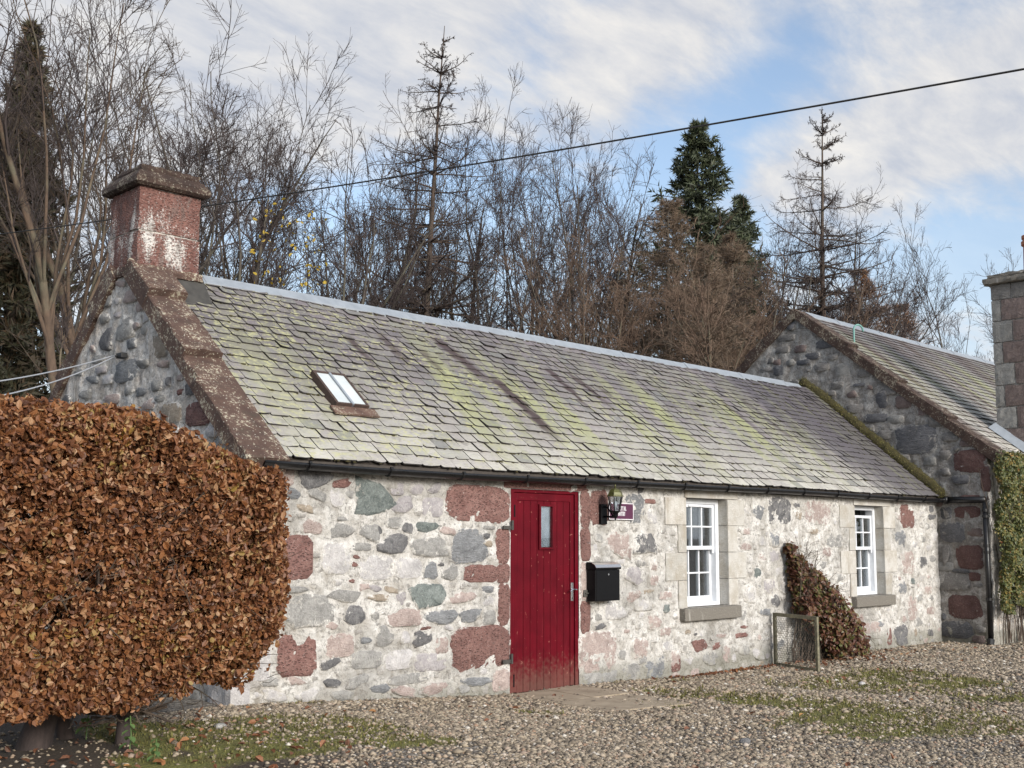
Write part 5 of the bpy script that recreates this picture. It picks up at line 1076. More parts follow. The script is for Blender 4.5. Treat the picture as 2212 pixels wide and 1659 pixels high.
# ------------------------------------------------------------------ branch growth (vectorised)
def tubes(P, Rr, sides):
    B, K, _ = P.shape
    T = np.empty_like(P); T[:, 1:-1] = P[:, 2:]-P[:, :-2]; T[:, 0] = P[:, 1]-P[:, 0]; T[:, -1] = P[:, -1]-P[:, -2]
    T /= np.linalg.norm(T, axis=2)[..., None]+1e-9; ref = np.where(np.abs(T[..., 2:3]) > .9, np.array([1., 0, 0]), np.array([0, 0, 1.]))
    A = np.cross(T, ref); A /= np.linalg.norm(A, axis=2)[..., None]+1e-9; Bn = np.cross(T, A)
    q = 2*np.pi*np.arange(sides)/sides
    V = P[:, :, None]+(A[:, :, None]*np.cos(q)[:, None]+Bn[:, :, None]*np.sin(q)[:, None])*Rr[:, :, None, None]
    ix = np.arange(B*K*sides).reshape(B, K, sides); nx_ = np.roll(ix, -1, 2)
    F = np.stack([ix[:, :-1], nx_[:, :-1], nx_[:, 1:], ix[:, 1:]], -1).reshape(-1, 4)
    return V.reshape(-1, 3), F
def walk(P0, D0, ln, K, wander, up, rs, grav=None):
    B = len(P0); P = np.empty((B, K, 3)); P[:, 0] = P0; d = D0/np.linalg.norm(D0, axis=1)[:, None]; st = (ln/(K-1))[:, None]
    for k in range(1, K):
        d = d+rs.normal(0, wander, (B, 3)); d[:, 2] += up if not callable(up) else up(k/(K-1)); d /= np.linalg.norm(d, axis=1)[:, None]; P[:, k] = P[:, k-1]+d*st
    return P
def spawn(P, Rr, n, t0, t1, ang, lr, K, wander, up, rs, rr=.6, rend=.3, shape=.5, flat=0., rmin=.003):
    B, Kp, _ = P.shape; t = rs.uniform(t0, t1, (B, n)); f = t*(Kp-1); i = np.minimum(f.astype(int), Kp-2); w_ = (f-i)[..., None]; bi = np.arange(B)[:, None]
    a, b = P[bi, i], P[bi, i+1]; P0 = a*(1-w_)+b*w_; T = b-a; T /= np.linalg.norm(T, axis=2)[..., None]+1e-9
    q = rs.normal(size=(B, n, 3)); q[..., 2] *= (1-flat); q -= (q*T).sum(-1)[..., None]*T; q /= np.linalg.norm(q, axis=2)[..., None]+1e-9
    an = R(1)*rs.normal(ang, ang*.22, (B, n))[..., None]; D_ = T*np.cos(an)+q*np.sin(an)
    PL = np.linalg.norm(np.diff(P, axis=1), axis=2).sum(1)[:, None]; ln = PL*lr*(1-shape*t)*rs.uniform(.65, 1.25, (B, n))
    r0 = (Rr[bi, i]*(1-w_[..., 0])+Rr[bi, i+1]*w_[..., 0])*rr; P0, D_, ln, r0 = P0.reshape(-1, 3), D_.reshape(-1, 3), ln.ravel(), np.maximum(r0.ravel(), rmin)
    Pn = walk(P0, D_, ln, K, wander, up, rs); Rn = r0[:, None]*np.linspace(1, rend, K)[None]; return Pn, np.maximum(Rn, rmin*.8)
def emit(parts):
    Vs, Fs, k = [], [], 0
    for (P, Rr, s) in parts: V, F = tubes(P, Rr, s); Vs.append(V); Fs.append(F+k); k += len(V)
    return np.concatenate(Vs), np.concatenate(Fs)

def bare_tree(seed, H=10, trunks=1, spread=.1, fork=.5, n=(6, 8, 7, 7), ang=(24, 34, 38, 38), up=(.06, .06, .06, .04), r0=.15, lr=(.85, .42, .46, .5), twig=.0036, wander=(.09, .11, .13, .13), low=1):
    rs = np.random.default_rng(seed); B = trunks; D0 = np.stack([rs.normal(0, spread, B), rs.normal(0, spread, B), np.ones(B)], -1); ln = H*fork*rs.uniform(.9, 1.15, B)
    T = walk(np.stack([rs.normal(0, .10*B, B), rs.normal(0, .10*B, B), np.full(B, -.3)], -1), D0, ln, 10, .06, .02, rs); RT = (r0/B**.35)*np.linspace(1, .55, 10)[None]*rs.uniform(.8, 1.1, B)[:, None]
    L1 = spawn(T, RT, n[0], .72, 1., ang[0], lr[0], 11, wander[0], up[0], rs, .52, .16, .0, rmin=.011)
    Lb = spawn(T, RT, low, .45, .8, ang[0]*1.9, lr[0]*.45, 8, wander[0], up[0], rs, .35, .22, .0, rmin=.012)
    Ld = walk(T[:, -1], T[:, -1]-T[:, -2], ln*.9, 11, wander[0], up[0], rs); RL = RT[:, -1:]*np.linspace(1, .12, 11)[None]
    cat8 = lambda q: (np.concatenate([a_[:, np.linspace(0, a_.shape[1]-1, 8).round().astype(int)] for a_ in q]))
    P1 = cat8([L1[0], Lb[0], Ld]); R1 = cat8([L1[1], Lb[1], RL]); 
    L2 = spawn(P1, R1, n[1], .34, .98, ang[1], lr[1], 7, wander[1], up[1], rs, .58, .25, .35, rmin=.0075)
    L3 = spawn(*L2, n[2], .18, 1., ang[2], lr[2], 5, wander[2], up[2], rs, .6, .4, .3, rmin=.0055)
    L4 = spawn(*L3, n[3], .1, 1., ang[3], lr[3], 3, wander[3], up[3], rs, .7, .6, .3, rmin=twig)
    return emit([(T, RT, 8), (P1, R1, 5)]), emit([(*L2, 4), (*L3, 3), (*L4, 3)]), L4
def larch(seed, H=12, n=70, wid=.2, r0=.15, droop=-.10, gaps=None, t0=.3, twign=11, hang=10):
    rs = np.random.default_rng(seed); T = walk(np.array([[0, 0, -.3]]), np.array([[.03, 0, 1.]]), np.array([float(H)]), 16, .012, .02, rs); RT = r0*np.linspace(1, .05, 16)[None]
    t = np.sort(t0+(.99-t0)*rs.random(n)**1.25); t = np.round(t*34)/34+rs.normal(0, .003, n); t = np.clip(t, t0, .985); f = t*15; i = f.astype(int); w_ = (f-i)[:, None]; P0 = T[0, i]*(1-w_)+T[0, np.minimum(i+1, 15)]*w_
    a = rs.uniform(0, 2*math.pi, n); D_ = np.stack([np.cos(a), np.sin(a), rs.uniform(-.05, .35, n)+.4*(t > .9)], -1)
    ln = H*np.minimum(.52*(1.02-t), wid)*rs.uniform(.45, 1.15, n)
    L1 = walk(P0, D_, ln, 8, .07, lambda q: droop+.24*q, rs); R1 = np.maximum(.42*RT[0, i], .018)[:, None]*np.linspace(1, .25, 8)[None]
    L2 = spawn(L1, R1, twign, .08, 1., 52, .30, 5, .12, .02, rs, .5, .4, .4, rmin=.007)
    L3 = spawn(*L2, 5, .1, 1., 45, .42, 3, .2, -.12, rs, .7, .6, .3, rmin=.005)
    L3b = spawn(L1, R1, hang, .1, 1., 70, .09, 3, .15, -.3, rs, .4, .6, .2, rmin=.005)
    knobs = L3[0][:, 1]
    return emit([(T, RT, 8), (L1, R1, 5)]), emit([(*L2, 3), (*L3, 3), (*L3b, 3)]), knobs
def conifer(seed, H=12, n=190, wid=.22, r0=.2, t0=.12, dens=16, ndl=.20, asp=.30, droop=-.05, nd2=3):
    rs = np.random.default_rng(seed); T = walk(np.array([[0, 0, -.3]]), np.array([[0, 0, 1.]]), np.array([float(H)]), 12, .01, .02, rs); RT = r0*np.linspace(1, .05, 12)[None]
    t = t0+(.985-t0)*rs.random(n)**1.2; f = t*11; i = f.astype(int); w_ = (f-i)[:, None]; P0 = T[0, i]*(1-w_)+T[0, np.minimum(i+1, 11)]*w_; a = rs.uniform(0, 2*math.pi, n)
    D_ = np.stack([np.cos(a), np.sin(a), rs.uniform(-.1, .3, n)+.6*(t > .965)], -1); ln = H*wid*((1.03-t)**.95)*rs.uniform(.5, 1.18, n)
    L1 = walk(P0, D_, ln, 6, .05, lambda q: droop+.16*q, rs); R1 = np.full((n, 6), .02)*np.linspace(1, .3, 6)[None]
    L2 = spawn(L1, R1, dens, .12, 1., 55, .34, 4, .1, -.02, rs, .5, .5, .45, flat=.5, rmin=.006)
    # needle sprays: short slivers all along the twigs
    P, _ = L2; B, K, _3 = P.shape; reps = nd2
    idx_ = np.repeat(np.arange(B), (K-1)*reps); seg = np.tile(np.repeat(np.arange(K-1), reps), B); w_ = rs.uniform(0, 1, len(idx_))[:, None]
    c = P[idx_, seg]*(1-w_)+P[idx_, seg+1]*w_; tdir = P[idx_, seg+1]-P[idx_, seg]; tdir /= np.linalg.norm(tdir, axis=1)[:, None]+1e-9
    d = tdir+rs.normal(0, .55, tdir.shape); d /= np.linalg.norm(d, axis=1)[:, None]; s = np.cross(d, rs.normal(size=d.shape)); s /= np.linalg.norm(s, axis=1)[:, None]; ln = ndl*rs.uniform(.6, 1.3, len(c))[:, None]
    V = np.stack([c-s*ln*asp*.5, c+s*ln*asp*.5, c+d*ln], 1).reshape(-1, 3); F = np.arange(len(V)).reshape(-1, 3)
    return emit([(T, RT, 8), (L1, R1, 4)]), (V, F), None

def tree_thing(name, label, tm, cm_, x_, y_, mt, mc, scale=1., rotz=0., group=None, cat='tree', z=-.1, crown='crown', extra=None, lean=(0, 0)):
    o = empty(name, (x_, y_, z), label, cat, group); o.rotation_euler = (lean[0], lean[1], rotz); o.scale = (scale if np.ndim(scale) else (scale,)*3)
    for nm, me_, mm in (('trunk', tm, mt), (crown, cm_, mc)):
        q = bpy.data.objects.new(nm, me_); SC.collection.objects.link(q); q.parent = o
        if not me_.materials: me_.materials.append(None)
        q.material_slots[0].link = 'OBJECT'; q.material_slots[0].material = mm
    return o
protos = []
specs = [dict(seed=1, r0=.12, trunks=2, spread=.13, n=(4, 8, 7, 6)), dict(seed=2, trunks=1, fork=.42, n=(9, 8, 7, 6), ang=(36, 40, 40, 40), lr=(.95, .42, .46, .5)), dict(seed=3, r0=.12, trunks=3, spread=.17, n=(3, 8, 7, 6), fork=.48),
         dict(seed=4, trunks=1, spread=.08, fork=.5, n=(8, 9, 7, 6), ang=(20, 32, 36, 36), up=(.07, .06, .04, .03), low=2, r0=.11), dict(seed=5, trunks=4, spread=.2, n=(3, 7, 7, 6), fork=.4, r0=.17, lr=(1., .42, .46, .5)), dict(seed=6, trunks=1, fork=.55, n=(11, 8, 7, 6), ang=(46, 42, 42, 40), up=(.09, .05, .04, .02), lr=(.62, .46, .46, .5), r0=.18)]
for sp_ in specs:
    tm, cm_, L4_ = bare_tree(**sp_); hz_ = float(np.percentile(cm_[0][:, 2], 99.0)); protos.append((mesh_np('bare_trunk', tm[0], [tm[1]], True), mesh_np('bare_crown', cm_[0], [cm_[1]]), hz_))
def put_bare(k, px, d, ytop, label, mt='bark_grey', mc='twig_dark', rot=None, wide=1., group='bare trees behind the cottages', **kw):
    x_, y_ = at(px, d); h = zat(px, ytop, d)+.1; s = 1.05*h/protos[k][2]
    return tree_thing('bare_tree', label, protos[k][0], protos[k][1], x_, y_, M[mt], M[mc], (s*wide, s*wide, s), rng.uniform(0, 6.28) if rot is None else rot, group, **kw)
# (prototype, photo column, distance, photo row of the top, label, bark, twigs, width)
TREES = [
 (3, 118, 20, -40, 'tall fine birch with a leaning sunlit trunk, nearest the dark conifer on the left', 'bark_warm', 'twig_dark', .95),
 (1, 40, 24, 60, 'fine-twigged bare tree overlapping the dark conifer at the left edge', 'bark_grey', 'twig_dark', .9),
 (3, 470, 33, 235, 'narrow dense bare tree behind the loose open one right of the chimney', 'bark_grey', 'twig_dark', .9),
 (3, 185, 22, 120, 'forked sunlit bare tree standing left of the stone chimney', 'bark_warm', 'twig_warm', 1.1),
 (4, 300, 27, 118, 'wide many-stemmed bare tree whose crown spreads just above the chimney cap', 'bark_grey', 'twig_dark', 1.15),
 (0, 400, 30, 175, 'bare tree rising immediately right of the chimney cap', 'bark_grey', 'twig_dark', 1.1),
 (2, 530, 28, 190, 'loose open bare tree with pointed shoots between the chimney and the round-topped tree', 'bark_grey', 'twig_dark', .95),
 (4, 610, 30, 330, 'low bushy bare tree with a few yellow leaves above the left end of the ridge', 'bark_grey', 'twig_dark', .9),
 (5, 745, 34, 308, 'round-topped bare tree left of the tall larch', 'bark_grey', 'twig_dark', .75),
 (3, 820, 36, 400, 'slender bare tree just left of the larch trunk', 'bark_grey', 'twig_warm', .9),
 (1, 975, 38, 350, 'brown-twigged bare tree tucked behind the right side of the tall larch', 'bark_warm', 'twig_warm', .9),
 (2, 1060, 34, 285, 'tallest of the slim grey bare trees right of the larch', 'bark_grey', 'twig_dark', .85),
 (3, 1150, 36, 318, 'slim bare tree under the power line, right of the tallest slim one', 'bark_grey', 'twig_dark', .9),
 (0, 1225, 35, 325, 'twin-stemmed bare tree in the middle of the row above the ridge', 'bark_grey', 'twig_dark', .8),
 (1, 1300, 33, 350, 'spreading bare tree with crooked limbs left of the dark spruce', 'bark_grey', 'twig_dark', .95),
 (2, 1370, 36, 378, 'last bare tree of the row, touching the brown conifer', 'bark_grey', 'twig_dark', .7),
 (5, 1560, 29, 590, 'low grey-stemmed bare tree in front of the brown conifer', 'bark_grey', 'twig_red', 1.0),
 (3, 1330, 27, 520, 'slim reddish-twigged bare tree before the low brown conifer', 'bark_warm', 'twig_red', 1.2),
 (0, 1470, 27, 560, 'pale-limbed reddish bare tree before the broad brown conifer', 'bark_warm', 'twig_red', 1.3),
 (4, 1645, 27, 590, 'reddish bare tree whose twigs touch the left slope of the far gable', 'bark_warm', 'twig_red', 1.2),
 (1, 1700, 32, 455, 'rounded bare tree between the small spruce and the right-hand larch', 'bark_grey', 'twig_dark', .8),
 (4, 1865, 33, 478, 'bare tree just right of the right-hand larch', 'bark_grey', 'twig_dark', .9),
 (5, 1985, 34, 430, 'domed bare tree above the far cottage ridge', 'bark_grey', 'twig_dark', .8),
 (2, 2080, 33, 500, 'thin bare tree left of the far cottage chimney', 'bark_grey', 'twig_dark', .8),
]
for (k, px, d, yt, lab, mt, mc, wd) in TREES: put_bare(k, px, d, yt, lab, mt, mc, None, wd)
# a back row that only thickens the wood
for q, px in enumerate([480, 680, 1250]):
    put_bare(q % 6, px+rng.uniform(-15, 15), rng.uniform(42, 50), rng.uniform(440, 560) if px < 1450 else rng.uniform(560, 640), ('half-hidden bare tree deep in the wood just right of the chimney', 'half-hidden bare tree deep in the wood above the left end of the zinc ridge', 'half-hidden bare tree deep in the wood between the slim bare trees and the brown conifer')[q], 'bark_grey', ('twig_warm', 'twig_dark')[q % 2], None, 1.1, 'trees deep in the wood')
# larches
lar = larch(31, 14, 105, .135, .16, t0=.40); lm_ = (mesh_np('larch_trunk', lar[0][0], [lar[0][1]], True), mesh_np('larch_crown', lar[1][0], [lar[1][1]]))
lar2 = larch(47, 14, 150, .14, .17, t0=.30, twign=12); lm2 = (mesh_np('larch_trunk', lar2[0][0], [lar2[0][1]], True), mesh_np('larch_crown', lar2[1][0], [lar2[1][1]]))
d = 33; x_, y_ = at(905, d); s = (zat(868, 72, d)+.1)/13.7; tree_thing('larch_tree', 'tall leafless larch with drooping branches rising highest above the middle of the ridge', *lm_, x_, y_, M['bark_larch'], M['twig_dark'], s, 2.1, cat='larch', lean=(0, -.03))
d = 34; x_, y_ = at(1782, d); s = (zat(1735, 250, d)+.1)/13.7; tree_thing('larch_tree', 'leafless larch standing behind the gable peak of the neighbouring cottage', *lm2, x_, y_, M['bark_larch'], M['twig_dark'], s, 1.0, cat='larch', lean=(0, -.03))
# conifers
cg = conifer(61, 13, 420, .36, .2, .10, 16, .17, .26); cgm = (mesh_np('spruce_trunk', cg[0][0], [cg[0][1]], True), mesh_np('spruce_crown', cg[1][0], [cg[1][1]]))
cb = conifer(71, 13, 400, .50, .2, .05, 13, .20, .06, -.02, 4); cbm = (mesh_np('conifer_trunk', cb[0][0], [cb[0][1]], True), mesh_np('conifer_crown', cb[1][0], [cb[1][1]]))
cl = conifer(81, 13, 300, .21, .25, .10, 15, .26, .28, -.06); clm = (mesh_np('conifer_trunk', cl[0][0], [cl[0][1]], True), mesh_np('conifer_crown', cl[1][0], [cl[1][1]]))
def put_con(mm, px, d, yt, lab, mt, mc, wide=1., name='spruce_tree', cat='spruce', rot=0.):
    x_, y_ = at(px, d); s = (zat(px, yt, d)+.1)/12.8; return tree_thing(name, lab, *mm, x_, y_, M[mt], M[mc], (s*wide, s*wide, s), rot, cat=cat, crown='needles')
put_con(cgm, 1488, 36, 255, 'tall dark green spruce left of the smaller one, under the power line', 'bark_grey', 'needles_green', 1.0)
put_con(cgm, 1618, 38, 405, 'small dark green spruce beside the tall one', 'bark_grey', 'needles_green', .85, rot=2.)
put_con(clm, -12, 24, 15, 'big dark conifer with browning boughs, cut by the left edge', 'bark_warm', 'needles_mixed', .85, 'conifer_tree', 'conifer')
put_con(cbm, 1455, 31, 425, 'broad brown twiggy conifer below the tall spruce', 'bark_grey', 'needles_brown', 1.15, 'conifer_tree', 'conifer', 1.)
put_con(cbm, 1590, 33, 500, 'brown twiggy conifer behind the left slope of the neighbouring gable', 'bark_grey', 'needles_brown', 1.0, 'conifer_tree', 'conifer', 3.)
put_con(cbm, 1345, 34, 600, 'low brown twiggy conifer at the foot of the last bare trees', 'bark_grey', 'needles_brown', 1.0, 'conifer_tree', 'conifer', 4.)
put_con(cbm, 1530, 29, 520, 'brown twiggy conifer filling the gap below the small spruce', 'bark_grey', 'needles_brown', 1.0, 'conifer_tree', 'conifer', 2.)
put_con(cbm, 1880, 37, 575, 'orange-brown bushy conifer above the vent pipe', 'bark_grey', 'needles_orange', 1.1, 'conifer_tree', 'conifer', 5.)
put_con(cbm, 1965, 39, 650, 'lower orange-brown conifer right of its bushy neighbour', 'bark_grey', 'needles_orange', 1.2, 'conifer_tree', 'conifer', .5)
# undergrowth: dense twigs behind the ridge
rs = np.random.default_rng(90); n = 120; pxs = rs.uniform(-60, 1620, n); ds = rs.uniform(22, 34, n); P0 = np.array([(*at(p, q), 0.) for p, q in zip(pxs, ds)])
B1 = walk(P0, np.stack([rs.normal(0, .35, n), rs.normal(0, .35, n), np.ones(n)], -1), rs.uniform(2.5, 6.0, n), 7, .13, .04, rs); RB = np.full((n, 7), .022)*np.linspace(1, .3, 7)[None]
B2 = spawn(B1, RB, 8, .15, 1., 42, .38, 4, .15, .05, rs, .6, .4, .3, rmin=.008); B3 = spawn(*B2, 4, .1, 1., 40, .5, 3, .15, .02, rs, .7, .6, .3, rmin=.006)
V, F = emit([(B1, RB, 3), (*B2, 3), (*B3, 3)]); o = props(place('undergrowth', mesh_np('undergrowth', V, [F]), M['twig_warm']), 'tangled brown undergrowth filling the wood behind the cottages', 'undergrowth', kind='stuff')
# yellow leaves still hanging in the low bare tree
lbv, lbf = leafbase(); n = 260; c = np.array([(*at(p, q), 0) for p, q in zip(rs.uniform(520, 690, n), rs.uniform(24.5, 28, n))]); c[:, 2] = rs.uniform(3.2, 9.2, n)
V, F = scatter_mesh(lbv, lbf, c, rs.uniform(.08, .13, n), randrot(n)); props(place('hanging_leaves', mesh_np('hanging_leaves', V, [F]), M['yellow_leaf']), 'last yellow leaves hanging in the bare trees right of the chimney', 'leaves', kind='stuff')

# ------------------------------------------------------------------ beech hedge
hg = empty('beech_hedge', (-2.6, -.9, .2), 'copper leaved clipped beech hedge standing before the left gable', 'hedge')
HX0, HX1, HY0, HY1, HZ0, HZ1 = -4.6, -.47, -1.52, -.28, .45, 2.31
def hedge_pts(n):
    face = rng.choice(4, n, p=[.60, .17, .12, .11]); u, v = rng.random(n), rng.random(n); dep = np.abs(rng.normal(0, .13, n))
    P = np.empty((n, 3)); N = np.empty((n, 3))
    x_ = HX0+(HX1-HX0)*u; z_ = HZ0+(HZ1-HZ0)*v
    for f_ in range(4):
        m_ = face == f_
        if f_ == 0: P[m_] = np.stack([x_[m_], HY0+dep[m_], z_[m_]], -1); N[m_] = (0, -1, .2)
        if f_ == 1: P[m_] = np.stack([x_[m_], HY0+(HY1-HY0)*v[m_], HZ1-dep[m_]], -1); N[m_] = (0, 0, 1)
        if f_ == 2: P[m_] = np.stack([HX1-dep[m_], HY0+(HY1-HY0)*u[m_], z_[m_]], -1); N[m_] = (1, 0, .2)
        if f_ == 3: P[m_] = np.stack([x_[m_], HY1-dep[m_], z_[m_]], -1); N[m_] = (0, 1, .2)
    P[:, 2] -= .40*sstep(HX1-1.5, HX1+.1, P[:, 0])*sstep(HZ0, HZ1, P[:, 2])
    # sloping shoulder towards the clipped end, rounded arrises, gentle bulges
    def rnd_(A, B, a0, b0, ra, rb_):
        ea = np.maximum(A-(a0-ra), 0)/ra; eb = np.maximum(B-(b0-rb_), 0)/rb_; q = np.hypot(ea, eb); k = np.where(q > 1, 1/np.maximum(q, 1e-6), 1)
        return A-ea*ra*(1-k), B-eb*rb_*(1-k)
    P[:, 0], P[:, 2] = rnd_(P[:, 0], P[:, 2], HX1, HZ1, .80, .66)
    yn, P[:, 2] = rnd_(-P[:, 1], P[:, 2], -HY0, HZ1, .25, .30); P[:, 1] = -yn
    P[:, 0], yn = rnd_(P[:, 0], -P[:, 1], HX1, -HY0, .30, .25); P[:, 1] = -yn
    lo = sstep(HZ0+.75, HZ0, P[:, 2]); P[:, 0] -= lo*.17*sstep(HX1-.9, HX1, P[:, 0]); P[:, 1] += lo*.16*(face == 0)
    wv = fbm(P[:, 0]*1.8+5, P[:, 2]*1.8+P[:, 1]*1.3, 3)-.5; P += N*(wv*.20)[:, None]+rng.normal(0, .02, P.shape)
    P[:, 2] += .05*(fbm(P[:, 0]*4, P[:, 1]*4+9, 2)-.5)
    bot = HZ0+.10+.45*(fbm(P[:, 0]*3+1, P[:, 0]*0+4, 3)-.5); dens = .45*fbm(P[:, 0]*3.1+11, P[:, 2]*3.1+P[:, 1]*2, 3)+.55*fbm(P[:, 0]*13+11, P[:, 2]*13+P[:, 1]*9, 2); dark = sstep(-1.7, -2.3, P[:, 0])*sstep(.55, .3, np.abs(P[:, 2]-1.35))
    keep = (P[:, 2] > bot) & (dens-.05*dark+.6*dep > np.where(face == 1, .36, .44)); return P[keep], N[keep], dep[keep]
P, N, dp_ = hedge_pts(235000)
iv, _dd = in_view(P[:, 0], P[:, 1], 400); P, N = P[iv], N[iv]
lsz = np.minimum(rng.lognormal(math.log(.036), .32, len(P)), .058); v1, f1 = leafbase(.66, .2, .3); Rm = orient(len(P), N, .95)
near = np.argsort(np.linalg.norm(P-C0, axis=1)-lsz*4+rng.random(len(P))*.8)
big_i = near[:200]; rest = np.setdiff1d(np.arange(len(P)), big_i)
V, F = scatter_mesh(v1, f1, P[rest], np.stack([lsz[rest], lsz[rest]*rng.uniform(.8, 1.2, len(rest)), lsz[rest]*rng.uniform(-.6, 2.4, len(rest))], -1), Rm[rest]); o = obj('leaves', V, [F], M['beech_leaf'], hg); o['kind'] = 'stuff'
lf_me = []
for q in range(8):
    vq, fq = leafbase(rng.uniform(.55, .72), rng.uniform(.1, .3), rng.uniform(-.1, .5)); lf_me.append(mesh_np('leaf', vq, [fq])); lf_me[-1].materials.append(M['beech_leaf'])
for i in big_i:
    o = bpy.data.objects.new('leaf', lf_me[i % 8]); SC.collection.objects.link(o); o.parent = hg; s = float(max(lsz[i]*1.1, .05)); mx = Matrix([list(r_) for r_ in Rm[i]]).to_4x4()
    mx = Matrix.Translation(Vector([float(v) for v in P[i]-W0[hg.name]])) @ mx @ Matrix.Scale(s, 4); o.matrix_local = mx
# trunks and limbs
tp = [on(265, 1612, 2, .18), on(62, 1622, 2, .18), on(150, 1600, 2, .18), np.array([-3.1, -.85, .2]), np.array([-4.2, -.9, .2]), np.array([-5.3, -.9, .2])]
rs = np.random.default_rng(12); allp = []
for q, (t_, r_) in enumerate(zip(tp, (.045, .095, .05, .08, .07, .08))):
    P0 = np.array([[t_[0], t_[1], t_[2]-.08]]); T = walk(P0, np.array([[rs.normal(0, .08)+.1*(q == 1), rs.normal(0, .05), 1.]]), np.array([1.9]), 9, .08, .02, rs); RT = r_*np.array([1.3, 1., .95, .9, .75, .6, .45, .3, .2])[None]
    V, F = tubes(T, RT, 9); o = obj('trunk', V, [F], M['twig_dark'], hg, True)
    L1 = spawn(T, RT, 34, .16, 1., 62, .50, 6, .16, .0, rs, .35, .3, .3, rmin=.007); L2 = spawn(*L1, 12, .15, 1., 45, .5, 4, .2, .0, rs, .6, .5, .3, rmin=.0028); L3 = spawn(*L2, 4, .1, 1., 42, .5, 3, .2, 0., rs, .7, .6, .2, rmin=.0022); allp += [(*L1, 4), (*L2, 3), (*L3, 3)]
def clipb(P, Rr, s):
    mid = P[:, -1]; k = (mid[:, 0] < HX1+.03) & (mid[:, 1] > HY0-.05) & (mid[:, 1] < HY1+.1) & (mid[:, 2] < HZ1+.03) & (mid[:, 2] > .34); return P[k], Rr[k], s
V, F = emit([clipb(*a_) for a_ in allp]); o = obj('branches', V, [F], M['twig_warm'], hg); o['kind'] = 'stuff'

# ------------------------------------------------------------------ fallen leaves, nettles, loose stones
n = 2600; x_ = rng.uniform(-4.2, 13, n); y_ = rng.uniform(-4.8, -.03, n)
k = (rng.random(n) < np.where((x_ < -.2) & (y_ > -2.6), .95, .05)) ; x_, y_ = x_[k], y_[k]
q = rng.normal(0, 1, (330, 2)); x_ = np.concatenate([x_, 6.6+q[:150, 0]*.7, 8.9+q[150:, 0]*.9]); y_ = np.concatenate([y_, -.06-np.abs(q[:150, 1])*.07, -.10-np.abs(q[150:, 1])*.35])
V, F = scatter_mesh(v1, f1, np.stack([x_, y_, gz(x_, y_)+rng.uniform(.012, .03, len(x_))], -1), rng.uniform(.035, .07, len(x_)), orient(len(x_), np.tile([0, 0, 1.], (len(x_), 1)), .4))
props(place('fallen_leaves', mesh_np('fallen_leaves', V, [F]), M['litter_leaf']), 'brown fallen leaves scattered on the ground', kind='stuff')
for (px, py, h, lab) in ((185, 1600, .34, 'nettle growing in front of the left hedge trunk'), (278, 1628, .24, 'nettle at the foot of the right hedge trunk'), (335, 1648, .15, 'small nettle seedling in the leaf litter right of the hedge trunks')):
    b = on(px, py, 2, .19); nt = empty('nettle', (b[0], b[1], .18), lab, 'nettle', 'nettles under the hedge'); rs = np.random.default_rng(px)
    MB().tube([(b[0], b[1], .15), (b[0]+.01, b[1], .18+h*.5), (b[0]-.01, b[1]-.02, .18+h)], .004, 5).build('stem', M['nettle_leaf'], nt)
    vq, fq = leafbase(.75, .12, .25)
    for kk in range(10):
        zq = .2+h*(.25+.78*(kk//2)/5); an = kk*math.pi+(kk//2)*1.57+rs.uniform(-.3, .3); s = .075*(1-.5*(kk//2)/5)*(h/.3)**.4; c_, s_ = math.cos(an), math.sin(an)
        Rr_ = np.array([[c_, -s_, 0], [s_, c_, 0], [0, 0, 1.]]) @ np.array([[.9, 0, .43], [0, 1, 0], [-.43, 0, .9]]); Vq = (vq+np.array([.6, 0, 0]))*s; obj('leaf', Vq @ Rr_.T+np.array([b[0], b[1], zq]), [fq], M['nettle_leaf'], nt)
for (px, py, sz_, lab, mt) in ((475, 1592, .042, 'rounded grey stone lying on the moss near the hedge', 'stone_grey'), (1862, 1475, .045, 'pale stone lying on moss towards the far cottage', 'stone_pale'), (1610, 1633, .05, 'dark flat stone in the gravel at the bottom right', 'stone_dark')):
    b = on(px, py, 2, .14 if px < 600 else -.04); vi, fi = ico(); rs = np.random.default_rng(px); Vq = vi*np.array([sz_*1.5, sz_, sz_*.7])*(1+rs.normal(0, .08, (12, 1)))
    V_ = Vq+np.array([b[0], b[1], float(gz(b[0], b[1]))+sz_*.35]); o = obj('loose_stone', V_, [fi], M[mt], None, True); props(o, lab, 'stone')
    sb = o.modifiers.new('smooth', 'SUBSURF'); sb.levels = 1; sb.render_levels = 1

# ------------------------------------------------------------------ climbing shrub, mesh guard, rambler on the far cottage
sh_ = empty('collapsed_climber', (8.9, -.3, -.05), 'sprawling reddish climbing shrub slumped against the wall between the two windows', 'shrub')
rs = np.random.default_rng(17); n = 80; P0 = np.stack([rs.normal(8.55, .22, n), rs.normal(-.10, .04, n), np.full(n, -.08)], -1)
tgt = np.stack([rs.uniform(7.98, 9.5, n), rs.uniform(-.5, -.06, n), np.zeros(n)], -1); tgt[:, 2] = np.clip(1.5-(tgt[:, 0]-7.98)*.98, .12, 1.45)*rs.uniform(.6, 1.12, n)
tt = np.linspace(0, 1, 8)[None, :, None]; P = P0[:, None]*(1-tt)+tgt[:, None]*tt; P[..., 2] += np.sin(tt[..., 0]*math.pi)*rs.uniform(.05, .35, n)[:, None]; P[:, 1:] += rs.normal(0, .025, (n, 7, 3)); P[..., 1] = np.minimum(P[..., 1], -.035)
RR = np.full((n, 8), .007)*np.linspace(1.2, .4, 8)[None]; T2_ = spawn(P, RR, 9, .3, 1., 50, .22, 4, .25, -.05, rs, .6, .5, .2, rmin=.0025)
V, F = emit([(P, RR, 4), (*T2_, 3)]); obj('stems', V, [F], M['twig_warm'], sh_)
